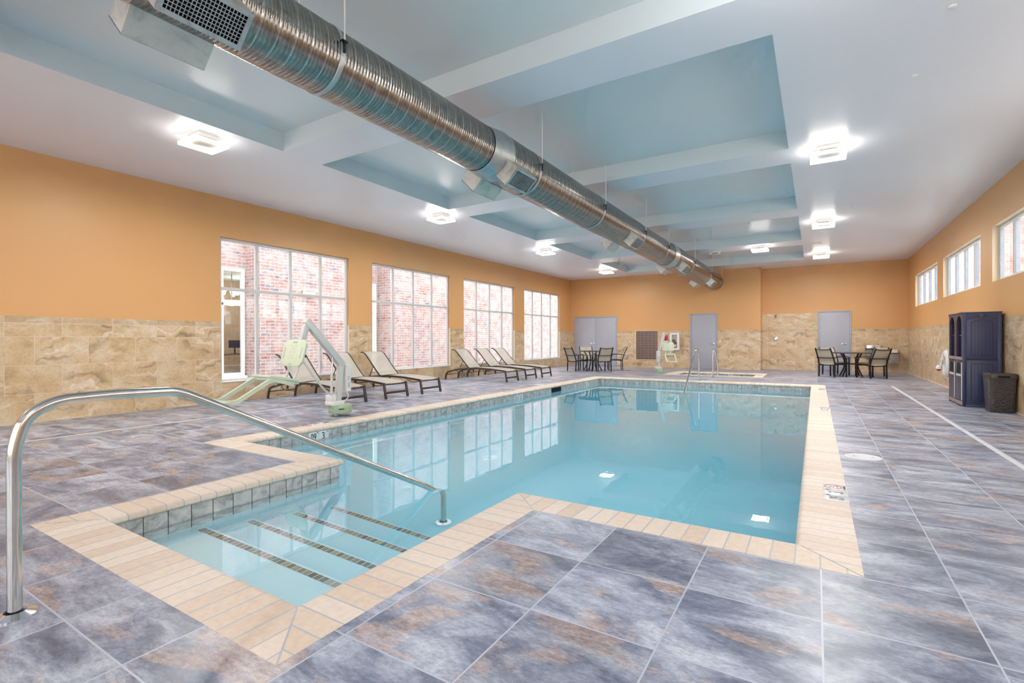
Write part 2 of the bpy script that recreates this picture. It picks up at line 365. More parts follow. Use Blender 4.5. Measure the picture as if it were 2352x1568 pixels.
class MB:
    def __init__(s): s.bm = bmesh.new(); s.mi = 0
    def face(s, vs, mi=None):
        try:
            f = s.bm.faces.new(vs); f.material_index = s.mi if mi is None else mi; return f
        except ValueError: return None
    def quad(s, pts, mi=None): return s.face([s.bm.verts.new(p) for p in pts], mi)
    def box(s, x0, x1, y0, y1, z0, z1, bev=0, mi=None, mat=None):
        vs = [Vector((x, y, z)) for z in (z0, z1) for y in (y0, y1) for x in (x0, x1)]
        return s._hex(vs, bev, mi, mat)
    def _hex(s, vs, bev=0, mi=None, mat=None):
        if mat is not None: vs = [mat @ v for v in vs]
        b = bmesh.new(); V = [b.verts.new(v) for v in vs]
        for f in ((0, 2, 3, 1), (4, 5, 7, 6), (0, 1, 5, 4), (2, 6, 7, 3), (0, 4, 6, 2), (1, 3, 7, 5)): b.faces.new([V[i] for i in f])
        if bev: bmesh.ops.bevel(b, geom=list(b.edges), offset=bev, segments=2, profile=.5, affect='EDGES')
        s.merge(b, mi); return s
    def merge(s, b, mi=None, mat=None):
        mp = {v: s.bm.verts.new(mat @ v.co if mat is not None else v.co) for v in b.verts}
        for f in b.faces: s.face([mp[v] for v in f.verts], s.mi if mi is None else mi)
        b.free()
    def bar(s, p, q, w, h, up=(0, 0, 1), bev=0):
        p, q = Vector(p), Vector(q); d = (q-p); L = d.length; d.normalize(); u = Vector(up)
        if abs(d.dot(u)) > .97: u = Vector((0, 1, 0))
        x = d.cross(u).normalized(); u = x.cross(d).normalized()
        m = Matrix((x, d, u)).transposed().to_4x4(); m.translation = p
        return s.box(-w/2, w/2, 0, L, -h/2, h/2, bev, None, m)
    def sweep(s, pts, sec, closed=False, up=(0, 0, 1), cap=True):
        pts = [Vector(p) for p in pts]; n = len(pts); rings = []; u = None
        for i in range(n):
            if closed: d = pts[(i+1) % n]-pts[i-1]
            else: d = pts[min(i+1, n-1)]-pts[max(i-1, 0)]
            d.normalize()
            if u is None:
                u = Vector(up)
                if abs(d.dot(u)) > .9: u = Vector((1, 0, 0)) if abs(d.x) < .9 else Vector((0, 1, 0))
            x = d.cross(u)
            if x.length < 1e-6: x = d.cross(Vector((1, .3, .2)))
            x.normalize(); u = x.cross(d).normalized()
            rings.append([s.bm.verts.new(pts[i]+x*a+u*b) for a, b in sec])
        m = len(sec)
        for i in range(n if closed else n-1):
            A, B = rings[i], rings[(i+1) % n]
            for k in range(m): s.face([A[k], B[k], B[(k+1) % m], A[(k+1) % m]])
        if cap and not closed: s.face(rings[0]); s.face(rings[-1][::-1])
        return s
    def tube(s, pts, r, n=10, closed=False, **kw):
        return s.sweep(pts, [(r*math.cos(-2*PI*k/n), r*math.sin(-2*PI*k/n)) for k in range(n)], closed, **kw)
    def rtube(s, pts, w, h, **kw):
        return s.sweep(pts, [(-w/2, -h/2), (-w/2, h/2), (w/2, h/2), (w/2, -h/2)], **kw)
    def lathe(s, prof, n=24, mat=None, cap=False):
        mat = mat or Matrix(); rings = []
        for r, z in prof: rings.append([s.bm.verts.new(mat @ Vector((r*math.cos(2*PI*k/n), r*math.sin(2*PI*k/n), z))) for k in range(n)])
        for A, B in zip(rings, rings[1:]):
            for k in range(n): s.face([A[k], A[(k+1) % n], B[(k+1) % n], B[k]])
        if cap: s.face(rings[0][::-1]); s.face(rings[-1])
        return s
    def ball(s, c, r, n=16, sc=(1, 1, 1)):
        prof = [(max(1e-4, r*math.sin(PI*k/8)), -r*math.cos(PI*k/8)) for k in range(9)]
        m = Matrix.Translation(Vector(c)) @ Matrix.Diagonal((*sc, 1))
        return s.lathe(prof, n, m)
    def torus(s, c, R, r, axis='Z', n=32, m=12, squash=1):
        rot = {'Z': Matrix(), 'X': Matrix.Rotation(PI/2, 4, 'Y'), 'Y': Matrix.Rotation(PI/2, 4, 'X')}[axis]
        T = Matrix.Translation(Vector(c)) @ rot
        rings = [[s.bm.verts.new(T @ Vector(((R+r*math.cos(2*PI*j/m))*math.cos(2*PI*i/n), (R+r*math.cos(2*PI*j/m))*math.sin(2*PI*i/n), squash*r*math.sin(2*PI*j/m)))) for j in range(m)] for i in range(n)]
        for i in range(n):
            A, B = rings[i], rings[(i+1) % n]
            for j in range(m): s.face([A[j], B[j], B[(j+1) % m], A[(j+1) % m]])
        return s
    def sheet(s, rows, thick=.006):
        """rows of points -> two-sided thin sheet."""
        rows = [[Vector(p) for p in r] for r in rows]
        g = [[s.bm.verts.new(p) for p in r] for r in rows]
        for A, B in zip(g, g[1:]):
            for k in range(len(A)-1): s.face([A[k], A[k+1], B[k+1], B[k]])
        return s
    def prism(s, poly, depth, mat=None, mi=None):
        """poly: 2-D outline in local xy, extruded along local z from 0 to depth."""
        mat = mat or Matrix()
        A = [s.bm.verts.new(mat @ Vector((x, y, 0))) for x, y in poly]; B = [s.bm.verts.new(mat @ Vector((x, y, depth))) for x, y in poly]
        s.face(A[::-1], mi); s.face(B, mi); n = len(poly)
        for k in range(n): s.face([A[k], A[(k+1) % n], B[(k+1) % n], B[k]], mi)
        return s
    def build(s, name, mats, parent=None, org=None, smooth=True, angle=35, fix=True):
        if org is not None: bmesh.ops.translate(s.bm, verts=list(s.bm.verts), vec=-Vector(org))
        if fix: bmesh.ops.recalc_face_normals(s.bm, faces=list(s.bm.faces))
        me = bpy.data.meshes.new(name); s.bm.to_mesh(me); s.bm.free()
        for m in (mats if isinstance(mats, (list, tuple)) else [mats]): me.materials.append(m)
        if smooth:
            for p in me.polygons: p.use_smooth = True
            me.set_sharp_from_angle(angle=math.radians(angle))
        o = bpy.data.objects.new(name, me); COL.objects.link(o)
        if parent is not None: o.parent = parent
        return o

def tag(o, label=None, cat=None, group=None, kind=None):
    if label: o['label'] = label
    if cat: o['category'] = cat
    if group: o['group'] = group
    if kind: o['kind'] = kind
    return o
def empty(name, loc=(0, 0, 0), rz=0):
    o = bpy.data.objects.new(name, None); COL.objects.link(o); o.location = loc; o.rotation_euler = (0, 0, rz); o.empty_display_size = .1
    return o
def thing(name, label, cat, loc=(0, 0, 0), rz=0, group=None):
    return tag(empty(name, loc, rz), label, cat, group)
def struct(o): o['kind'] = 'structure'; return o
KIDS = {}
def dup(o, loc=None, rz=None, label=None, parent=None):
    c = o.copy(); COL.objects.link(c)
    if parent is not None: c.parent = parent
    if loc is not None: c.location = loc
    if rz is not None: c.rotation_euler = (0, 0, rz)
    if label: c['label'] = label
    for ch in [x for x in COL.objects if x.parent == o]: dup(ch, parent=c)
    return c

def text(s, size, mat, name, M4, parent=None, sx=1.0, depth=.0008, bold=0.0):
    cu = bpy.data.curves.new(name, 'FONT'); cu.body = s; cu.size = size; cu.align_x = 'CENTER'; cu.align_y = 'CENTER'; cu.extrude = depth; cu.offset = bold
    tmp = bpy.data.objects.new(name+'_tmp', cu); COL.objects.link(tmp)
    dg = bpy.context.evaluated_depsgraph_get(); me = bpy.data.meshes.new_from_object(tmp.evaluated_get(dg))
    bpy.data.objects.remove(tmp); bpy.data.curves.remove(cu)
    me.transform(M4 @ Matrix.Diagonal((sx, 1, 1, 1))); me.name = name
    me.materials.clear(); me.materials.append(mat)
    o = bpy.data.objects.new(name, me); COL.objects.link(o)
    if parent is not None: o.parent = parent
    return o

def cells(us, vs, keep):
    us, vs = sorted(set(us)), sorted(set(vs))
    for a, b in zip(us, us[1:]):
        for c, d in zip(vs, vs[1:]):
            if keep((a+b)/2, (c+d)/2): yield a, b, c, d

# ---------------------------------------------------------------- pool outline helpers
POOL = [(SX0, SY0), (SX1, SY0), (SX1, PY1), (PX1, PY1), (PX1, PY2), (PX0, PY2), (PX0, PY1), (SX0, PY1)]
TUB = [(HT[0], HT[2]), (HT[1], HT[2]), (HT[1], HT[3]), (HT[0], HT[3])]
def offset_poly(poly, d):
    n = len(poly); out = []
    for i in range(n):
        p0, p1, p2 = Vector(poly[i-1]), Vector(poly[i]), Vector(poly[(i+1) % n])
        e1, e2 = (p1-p0).normalized(), (p2-p1).normalized()
        n1, n2 = Vector((e1.y, -e1.x)), Vector((e2.y, -e2.x))
        m = n1+n2; out.append(tuple(p1+m*(d/(m.dot(n1)))))
    return out
def in_main(x, y, e=0): return PX0-e < x < PX1+e and PY1-e < y < PY2+e
def in_bay(x, y, e=0): return SX0-e < x < SX1+e and SY0-e < y < PY1+e
def in_pool(x, y, e=0): return in_main(x, y, e) or in_bay(x, y, e)
def in_tub(x, y, e=0): return HT[0]-e < x < HT[1]+e and HT[2]-e < y < HT[3]+e

# ---------------------------------------------------------------- floor, walls, ceiling
mb = MB()
for a, b, c, d in cells([XL, XR, SX0-CW, SX1+CW, PX0-CW, PX1+CW, HT[0]-CW, HT[1]+CW, XJ], [YR, YB, YC, SY0-CW, PY1-CW, PY2+CW, HT[2]-CW, HT[3]+CW],
                        lambda x, y: not in_pool(x, y, CW) and not in_tub(x, y, CW) and not (x < XJ and y > YB)):
    mb.quad([(a, c, 0), (b, c, 0), (b, d, 0), (a, d, 0)])
struct(mb.build('floor', M['floor'], smooth=False))

LWIN = [(4.977, 7.943), (8.666, 11.74), (12.42, 15.50), (16.20, 19.26)]
LZ = (.365, 3.088)
RWIN = [(16.40, 19.653), (12.53, 15.73), (8.62, 11.81)]
ROPEN = [(4.70, 7.90), (.8, 4.0), (-3.2, 0.0)]  # unseen plain openings, added to let in more light
RZ = (2.145, 3.11)
def wall_x(name, X, y0, y1, holes, depth, inward, mid):
    """wall in the plane x=X with holes (ya,yb,za,zb); reveals run `depth` outward."""
    mb = MB(); ys = [y0, y1]; zs = [0, WC, H]
    for h in holes: ys += h[:2]; zs += h[2:]
    for a, b, c, d in cells(ys, zs, lambda y, z: not any(h[0] < y < h[1] and h[2] < z < h[3] for h in holes)):
        p = [(X, a, c), (X, b, c), (X, b, d), (X, a, d)]
        mb.quad(p if inward < 0 else p[::-1], 1 if d <= WC+.001 else 0)
    X2 = X-inward*depth
    for ya, yb, za, zb in holes:
        for zc, zd in ([(za, zb)] if za > WC else [(za, WC), (WC, zb)]):
            mi = mid if zc >= WC-.001 else 2
            mb.quad([(X, ya, zc), (X2, ya, zc), (X2, ya, zd), (X, ya, zd)], mi); mb.quad([(X, yb, zc), (X2, yb, zc), (X2, yb, zd), (X, yb, zd)], mi)
        mb.quad([(X, ya, za), (X, yb, za), (X2, yb, za), (X2, ya, za)], mid if za > WC else 2); mb.quad([(X, ya, zb), (X, yb, zb), (X2, yb, zb), (X2, ya, zb)], 2 if mid == 2 else 0)
    return struct(mb.build(name, [M['orange'], M['stone_y'], M['reveal']], smooth=False, fix=False))
wall_x('wall_left', XL, YR, YB, [(a, b, *LZ) for a, b in LWIN], .12, 1, 0)
wall_x('wall_right', XR, YR, YC, [(a, b, *RZ) for a, b in RWIN+ROPEN], .14, -1, 2)

def wall_y(name, Y, x0, x1, holes, toph, tall=None, flip=False):
    mb = MB(); xs = [x0, x1]; zs = [0, toph, H]
    for h in holes: xs += h[:2]; zs += h[2:]
    if tall: xs += tall[:2]; zs += [tall[2]]
    for a, b, c, d in cells(xs, zs, lambda x, z: not any(h[0] < x < h[1] and h[2] < z < h[3] for h in holes)):
        lim = tall[2] if tall and tall[0] < (a+b)/2 < tall[1] else toph
        mb.quad([(a, Y, c), (b, Y, c), (b, Y, d), (a, Y, d)], 1 if d <= lim+.001 else 0)
    return mb, name
D1, D2, D3 = (-9.25, -7.26), (-4.24, -3.23), (.055, 1.075)
DH = 2.16
mb, nm = wall_y('wall_back', YB, XL, XJ, [], WC)
mb.quad([(XJ, YB, WC), (XJ, YC, WC), (XJ, YC, H), (XJ, YB, H)], 0); mb.quad([(XJ, YB, 0), (XJ, YC, 0), (XJ, YC, WC), (XJ, YB, WC)], 1)
struct(mb.build(nm, [M['orange'], M['stone_x']], smooth=False, fix=False))
mb, nm = wall_y('wall_back_right', YC, XJ, XR, [], WC, (XJ, D3[0], 2.10))
struct(mb.build(nm, [M['orange'], M['stone_x']], smooth=False, fix=False))
mb, nm = wall_y('wall_rear', YR, XL, XR, [(-8.4, -5.4, .4, 3.1), (-4.6, -1.6, .4, 3.1), (-.8, 2.0, .4, 3.1)], WC)  # openings behind the camera, cut to let in fill daylight
struct(mb.build(nm, [M['orange'], M['stone_x']], smooth=False, fix=False))

TX0, TX1 = -6.415, -.3215
TRAYS = [(-2.5, .56), (1.2, 4.2577), (4.9, 7.959), (8.636, 11.706), (12.42, 15.4715), (16.32, 19.259)]
mb = MB(); ys = [YR, YB, YC]
for a, b in TRAYS: ys += [a, b]
for a, b, c, d in cells([XL, XJ, XR, TX0, TX1], ys, lambda x, y: not (x < XJ and y > YB) and not (TX0 < x < TX1 and any(t[0] < y < t[1] for t in TRAYS))):
    mb.quad([(a, c, H), (a, d, H), (b, d, H), (b, c, H)], 0)
for a, b in TRAYS:
    mb.quad([(TX0, a, TH), (TX0, b, TH), (TX1, b, TH), (TX1, a, TH)], 1)
    for p, q in (((TX0, a), (TX0, b)), ((TX0, b), (TX1, b)), ((TX1, b), (TX1, a)), ((TX1, a), (TX0, a))):
        mb.quad([(*p, H), (*q, H), (*q, TH), (*p, TH)], 1)
struct(mb.build('ceiling', [M['ceil'], M['tray']], smooth=False, fix=False))

# base line of pale grout along the walls
mb = MB()
mb.box(XR-.012, XR-.001, YR, YC-.02, 0, .012); struct(mb.build('baseboard_right', M['reveal'], smooth=False))

# ---------------------------------------------------------------- windows
def window_left(i, ya, yb):
    w = struct(empty('window_%d' % i, (XL-.09, (ya+yb)/2, LZ[0]))); org = w.location; X0, X1 = XL-.118, XL-.066
    mb = MB(); f = .055; za, zb = LZ
    mb.box(X0, X1, ya, ya+f, za, zb, .004); mb.box(X0, X1, yb-f, yb, za, zb, .004); mb.box(X0, X1, ya+f, yb-f, zb-f, zb, .004); mb.box(X0, X1, ya+f, yb-f, za, za+f, .004)
    mb.build('window_frame', M['wframe'], w, org)
    mb = MB(); st = (yb-ya)/4
    for k in (1, 2, 3): mb.box(X0+.004, X1+.006, ya+st*k-.03, ya+st*k+.03, za+f, zb-f, .004)
    mb.build('mullion', M['wframe'], w, org)
    mb = MB(); mb.box(X0+.006, X1+.004, ya+f, yb-f, 2.13-.03, 2.13+.03, .004); mb.build('transom', M['wframe'], w, org)
    mb = MB(); mb.box(X0+.024, X0+.028, ya+f, yb-f, za+f, zb-f); mb.build('pane', M['glass'], w, org, smooth=False)
    mb = MB(); mb.box(XL-.066, XL+.014, ya-.0, yb+.0, za-.0, za+.022, .004); mb.build('window_sill', M['white'], w, org)
for i, (a, b) in enumerate(LWIN): window_left(i+1, a, b)
def window_right(i, ya, yb):
    w = struct(empty('window_%d' % i, (XR+.11, (ya+yb)/2, RZ[0]))); org = w.location; X0, X1 = XR+.09, XR+.138; f = .06; za, zb = RZ
    mb = MB(); mb.box(X0, X1, ya, ya+f, za, zb, .004); mb.box(X0, X1, yb-f, yb, za, zb, .004); mb.box(X0, X1, ya+f, yb-f, zb-f, zb, .004); mb.box(X0, X1, ya+f, yb-f, za, za+f, .004)
    mb.build('window_frame', M['white'], w, org)
    mb = MB(); st = (yb-ya)/4
    for k in (1, 2, 3): mb.box(X0-.004, X1-.004, ya+st*k-.045, ya+st*k+.045, za+f, zb-f, .004)
    mb.build('mullion', M['white'], w, org)
    mb = MB()
    for k in range(5):
        for q in (-1, 1):
            y = ya+st*k+q*(.054 if 0 < k < 4 else .068)
            if ya+.03 < y < yb-.03: mb.box(X0-.006, X1-.004, y-.009, y+.009, za+f, zb-f)
    mb.build('gasket', M['greyplate'], w, org, smooth=False)
    mb = MB(); mb.box(X0+.02, X0+.024, ya+f, yb-f, za+f, zb-f); mb.build('pane', M['glass'], w, org, smooth=False)
for i, (a, b) in enumerate(RWIN): window_right(i+5, a, b)

# ---------------------------------------------------------------- doors
def door(i, Y, x0, x1, leaves, handle_x):
    d = struct(empty('door_%d' % i, ((x0+x1)/2, Y, 0))); org = d.location; f = .05
    mb = MB(); mb.box(x0, x0+f, Y-.03, Y+.05, 0, DH, .004); mb.box(x1-f, x1, Y-.03, Y+.05, 0, DH, .004); mb.box(x0+f, x1-f, Y-.03, Y+.05, DH-f, DH, .004)
    mb.build('door_frame', M['frameg'], d, org)
    w = (x1-x0-2*f)/leaves
    for k in range(leaves):
        a, b = x0+f+w*k+.003, x0+f+w*(k+1)-.003
        mb = MB(); mb.box(a, b, Y-.014, Y+.02, .008, DH-f-.004, .003); lf = mb.build('door_leaf', M['doorgrey'], d, org)
        hx = a if (leaves == 1 or k == 0) else b
        for z in (.28, 1.05, 1.82):
            mb = MB(); mb.lathe([(.009, -.055), (.009, .055)], 8, Matrix.Translation((hx, Y-.018, z)), True); mb.build('hinge', M['greyplate'], lf, org)
        if a < handle_x < b:
            mb = MB(); R = Matrix.Translation((handle_x+.045, Y-.014, .985)) @ Matrix.Rotation(PI/2, 4, 'X')
            mb.lathe([(.032, 0), (.032, .008), (.014, .012), (.012, .05)], 16, R, True)
            mb.tube([(handle_x+.045, Y-.063, .985), (handle_x, Y-.068, .985), (handle_x-.075, Y-.063, .98)], .009, 8)
            mb.build('door_handle', M['chrome'], lf, org)
door(1, YB, *D1, 2, -8.375); door(2, YB, *D2, 1, -3.41); door(3, YC, *D3, 1, .87)

# ---------------------------------------------------------------- swimming pool
PROF = [(.034, -.058), (.010, -.052), (0, -.036), (.003, -.014), (.016, -.002), (.036, .0015), (CW, .0015), (CW, -.06)]
def coping(poly, name, parent, org):
    mb = MB(); n = len(poly); rings = [[mb.bm.verts.new((*p, z)) for p in offset_poly(poly, d)] for d, z in PROF]
    for i in range(n):
        j = (i+1) % n; ax = 1 if abs(poly[j][0]-poly[i][0]) < .01 else 0
        for A, B in zip(rings, rings[1:]): mb.face([A[i], A[j], B[j], B[i]], ax)
    for i in range(n):
        a, b = Vector(offset_poly(poly, .03)[i]), Vector(offset_poly(poly, CW)[i]); d = (b-a).normalized(); q = Vector((-d.y, d.x))*.004
        mb.quad([(*(a-q), .0022), (*(b-q), .0022), (*(b+q), .0022), (*(a+q), .0022)], 2)
    return mb.build(name, [M['cop_x'], M['cop_y'], M['grout']], parent, org, angle=60)
def ring_wall(poly, off, z0, z1, name, mat, parent, org):
    mb = MB(); P = offset_poly(poly, off); n = len(P)
    for i in range(n):
        a, b = P[i], P[(i+1) % n]; mb.quad([(*a, z0), (*b, z0), (*b, z1), (*a, z1)])
    return mb.build(name, mat, parent, org, smooth=False, fix=False)
pool = thing('swimming_pool', 'long turquoise swimming pool with cream brick coping and a stepped entry bay', 'pool')
O0 = Vector((0, 0, 0))
coping(POOL, 'coping', pool, O0)
ring_wall(POOL, .032, -.36, -.05, 'waterline_tile', M['band'], pool, O0)
def depth_at(y):
    pts = [(0, -1.07), (3.2, -1.07), (5.0, -1.12), (9.4, -1.65), (11.5, -1.5), (13.2, -1.10), (15, -1.07)]
    for (a, za), (b, zb) in zip(pts, pts[1:]):
        if y <= b: return za+(zb-za)*(y-a)/(b-a)
    return -1.07
mb = MB(); E = .032
ys = [SY0-E, PY1-E] + [3.2+.5*k for k in range(23)] + [PY2+E]
for a, b, c, d in cells([PX0-E, PX1+E, SX0-E, SX1+E], ys, lambda x, y: in_pool(x, y, E+.001)):
    mb.quad([(a, c, depth_at(c)), (b, c, depth_at(c)), (b, d, depth_at(d)), (a, d, depth_at(d))])
P = offset_poly(POOL, E+.006)
for i in range(len(P)):
    a, b = P[i], P[(i+1) % len(P)]; mb.quad([(*a, -1.75), (*b, -1.75), (*b, -.32), (*a, -.32)])
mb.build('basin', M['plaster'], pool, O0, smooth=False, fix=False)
NOSE = [1.94, 2.31, 2.71, 3.09]; STEPZ = [-.40, -.57, -.75, -.93]
for k in range(4):
    st = MB(); y0 = SY0-E if k == 0 else NOSE[k-1]
    st.box(SX0-E, SX1+E, y0, NOSE[k], -1.1, STEPZ[k], .004)
    so = st.build('step', M['plaster'], pool, O0)
    nb = MB(); nb.box(SX0+.03, SX1-.03, NOSE[k]-.070, NOSE[k]-.022, STEPZ[k]-.004, STEPZ[k]+.004); nb.build('nosing_tile', M['mosaic'], so, O0, smooth=False)
# skimmer mouth in the left wall
mb = MB(); mb.box(PX0-.035, PX0-.024, 11.04, 11.57, -.30, -.065); mb.build('skimmer_mouth', M['black'], pool, O0)
# water
mb = MB()
for a, b, c, d in cells([PX0-E, PX1+E, SX0-E, SX1+E], [SY0-E, PY1-E, PY2+E], lambda x, y: in_pool(x, y, E+.001)):
    mb.quad([(a, c, WZ), (b, c, WZ), (b, d, WZ), (a, d, WZ)])
bmesh.ops.remove_doubles(mb.bm, verts=list(mb.bm.verts), dist=.0005)
tag(mb.build('pool_water', M['water'], smooth=False, fix=False), 'clear still turquoise water filling the long swimming pool', 'water')

tub = thing('hot_tub', 'small square hot tub sunk in the deck beyond the swimming pool', 'hot tub')
coping(TUB, 'coping', tub, O0)
ring_wall(TUB, .032, -.36, -.05, 'waterline_tile', M['band'], tub, O0)
mb = MB(); x0, x1, y0, y1 = HT[0]-E, HT[1]+E, HT[2]-E, HT[3]+E
mb.quad([(x0, y0, -1.05), (x1, y0, -1.05), (x1, y1, -1.05), (x0, y1, -1.05)])
P = offset_poly(TUB, E+.006)
for i in range(4): mb.quad([(*P[i], -1.06), (*P[(i+1) % 4], -1.06), (*P[(i+1) % 4], -.32), (*P[i], -.32)])
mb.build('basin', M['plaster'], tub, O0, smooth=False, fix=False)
mb = MB(); mb.box(x0, x1, y0, y0+.4, -1.04, -.62); mb.box(x0, x1, y1-.4, y1, -1.04, -.62); mb.build('bench', M['plaster'], tub, O0, smooth=False)
mb = MB(); mb.quad([(x0, y0, -.21), (x1, y0, -.21), (x1, y1, -.21), (x0, y1, -.21)])
tag(mb.build('hot_tub_water', M['water'], smooth=False, fix=False), 'still water in the sunken hot tub at the far end', 'water')

# deck drain strip, skimmer lids
mb = MB(); w = .026
mb.box(1.575-w, 1.575+w, YR, 15.03, -.004, .003); mb.box(-7.70-w*.6, -7.70+w*.6, YR, 15.09, -.004, .003); mb.box(-7.70, 1.50, 15.09-w*.6, 15.09+w*.6, -.004, .003)
tag(mb.build('deck_drain', M['strip'], smooth=False), 'narrow white drain strip let into the slate deck around the pool', 'drain')
def lid(x, y, r, label):
    mb = MB(); mb.lathe([(r, -.003), (r, .003), (r-.012, .006), (r-.02, .004), (.001, .004)], 32, Matrix.Translation((x, y, 0))); o = mb.build('skimmer_lid', M['strip'])
    tag(o, label, 'lid', 'round skimmer lids in the deck')
    for s in (-.5, .5):
        k = MB(); k.lathe([(.012, .0045), (.001, .0048)], 10, Matrix.Translation((x+s*r, y, 0))); k.build('finger_hole', M['greyplate'], o)
lid(.394, 5.88, .15, 'round white skimmer lid in the slate deck right of the pool')
lid(-6.02, 11.12, .14, 'round white skimmer lid in the deck before the three far loungers')

# ---------------------------------------------------------------- depth markers
def frame(o, xd, up):
    xd, up = Vector(xd), Vector(up); n = xd.cross(up); m = Matrix((xd, up, n)).transposed().to_4x4(); m.translation = Vector(o); return m
def marker(o, xd, up, label, items, tile=.152, sym=False, group='depth marker tiles'):
    """items: (main, superscript) one per tile; o = left bottom corner."""
    n = len(items)+(1 if sym else 0); F = frame(o, xd, up)
    mb = MB()
    for k in range(n): mb.box(k*tile+.001, (k+1)*tile-.001, 0, tile, -.002, .0035, .001, None, F)
    r = tag(mb.build('depth_marker', M['marker']), label, 'depth marker', group)
    for k, (a, b) in enumerate(items):
        text(a, tile*.86, M['ink'], 'numeral', F @ Matrix.Translation((k*tile+tile*.44, tile*.46, .004)), r, .66 if len(a) > 1 else .8, bold=.0015)
        if b: text(b, tile*.26, M['ink'], 'unit_letter', F @ Matrix.Translation((k*tile+tile*.86, tile*.80, .004)), r, .8)
    if sym:
        c = F @ Matrix.Translation(((n-.5)*tile, tile*.58, .0042)); mb = MB(); R = tile*.36
        ring = [c @ Vector((R*math.cos(a*PI/16), R*math.sin(a*PI/16), 0)) for a in range(32)]
        mb.rtube(ring, .011, .001, closed=True, up=tuple(c.to_3x3() @ Vector((0, 0, 1)))); mb.bar(c @ Vector((-R*.7, R*.7, 0)), c @ Vector((R*.7, -R*.7, 0)), .010, .001, tuple(c.to_3x3() @ Vector((0, 0, 1))))
        mb.build('no_diving_ring', M['redink'], r)
        mb = MB(); up3 = tuple(c.to_3x3() @ Vector((0, 0, 1)))
        mb.bar(c @ Vector((-R*.5, -R*.15, -.0004)), c @ Vector((R*.3, R*.45, -.0004)), .008, .001, up3); mb.bar(c @ Vector((-R*.6, -R*.45, -.0004)), c @ Vector((R*.6, -R*.5, -.0004)), .006, .001, up3)
        mb.build('diver_figure', M['ink'], r)
        text('NO DIVING', tile*.13, M['ink'], 'caption', F @ Matrix.Translation(((n-.5)*tile, tile*.1, .0042)), r)
    return r
dz = .0025
Yd, Xm = (0, 1, 0), (-1, 0, 0)
marker((.203, 4.175, dz), Yd, Xm, 'no-diving marker reading 09 M 3 FT in the right coping, nearest the camera', [('09', 'M'), ('3', 'FT')], sym=True)
marker((.203, 9.33, dz), Yd, Xm, 'no-diving marker tile at the middle of the right pool coping', [('1.5', 'M'), ('5', 'FT')], sym=True)
marker((.203, 13.11, dz), Yd, Xm, 'no-diving marker tile at the far end of the right pool coping', [('09', 'M'), ('3', 'FT')], sym=True)
Xf = PX0-.031
marker((Xf, 4.09, -.20), Yd, (0, 0, 1), 'marker reading 09 M 3 FT on the waterline, left pool wall near the lift', [('09', 'M'), ('3', 'FT')])
marker((Xf, 9.31, -.22), Yd, (0, 0, 1), 'marker reading 1.5 and 5 on the waterline of the left pool wall', [('1.5', 'M'), ('5', 'FT')])
marker((Xf, 13.08, -.22), Yd, (0, 0, 1), 'marker on the left pool wall close to the far left corner', [('09', 'M'), ('3', 'FT')])
Ym = (0, -1, 0)
marker((-5.90, 4.57, dz), Ym, (1, 0, 0), 'white marker tiles in the left coping beside the near lift', [('09', 'M'), ('3', 'FT')], sym=True)
marker((-5.90, 9.57, dz), Ym, (1, 0, 0), 'white marker tiles in the left coping below the middle loungers', [('1.5', 'M'), ('5', 'FT')], sym=True)
marker((-5.90, 13.25, dz), Ym, (1, 0, 0), 'white marker tiles in the left coping near the far left corner', [('09', 'M'), ('3', 'FT')], sym=True)
tb = 'hot tub marker tiles'
marker((-3.22, HT[3]+.0305, -.20), (1, 0, 0), (0, 0, 1), 'marker reading 09 on the far inside wall of the hot tub', [('09', '')], group=tb)
marker((-2.55, HT[3]+.0305, -.20), (1, 0, 0), (0, 0, 1), 'marker reading 3 on the far inside wall of the hot tub', [('3', '')], group=tb)
marker((-4.02-.2, 17.2, dz), Yd, Xm, 'white marker tiles in the left coping of the hot tub', [('3', 'FT')], sym=True, group=tb)
marker((HT[1]+.22, 17.2, dz), Yd, Xm, 'white marker tiles in the right coping of the hot tub', [('3', 'FT')], sym=True, group=tb)
marker((-2.75, HT[3]+.08, dz), (1, 0, 0), (0, 1, 0), 'white marker tiles in the far coping of the hot tub', [('3', 'FT')], sym=True, group=tb)

# ---------------------------------------------------------------- handrails
def flange(mb, x, y, z, r=.055):
    mb.lathe([(r, z), (r, z+.006), (r*.75, z+.012), (r*.5, z+.02)], 24, Matrix.Translation((x, y, 0)), False)
r1 = thing('pool_handrail', 'large polished steel handrail bending over the entry steps in the foreground', 'handrail', (-2.86, .665, 0))
mb = MB(); rp = [(-2.86, .665, .004), (-2.86, .665, .70), (-2.86, .70, .83), (-2.86, .80, .888), (-2.86, 1.0, .895), (-2.86, 1.29, .885), (-2.86, 1.40, .83), (-2.86, 3.26, -.125), (-2.86, 3.42, -.235), (-2.86, 3.46, -.40), (-2.86, 3.46, -1.05)]
mb.tube(fillet(rp, .12, 8), .0245, 20); mb.build('rail', M['steel'], r1, r1.location)
mb = MB(); flange(mb, -2.86, .665, 0, .072); mb.build('base_flange', M['chrome'], r1, r1.location)
mb = MB(); flange(mb, -2.86, 3.46, -1.072, .072); mb.build('base_flange', M['chrome'], r1, r1.location)
r2 = thing('pool_handrail', 'slanting steel handrail at the far end running down into the pool', 'handrail', (-2.76, 14.40, 0))
mb = MB(); mb.tube(fillet([(-2.76, 14.40, .004), (-2.76, 14.39, .80), (-2.76, 14.30, .885), (-2.76, 13.95, .89), (-2.76, 12.62, -.16), (-2.76, 12.15, -.52)], .14, 8), .024, 14)
mb.build('rail', M['steel'], r2, r2.location)
mb = MB(); flange(mb, -2.76, 14.40, .0015, .06); mb.build('base_flange', M['chrome'], r2, r2.location)
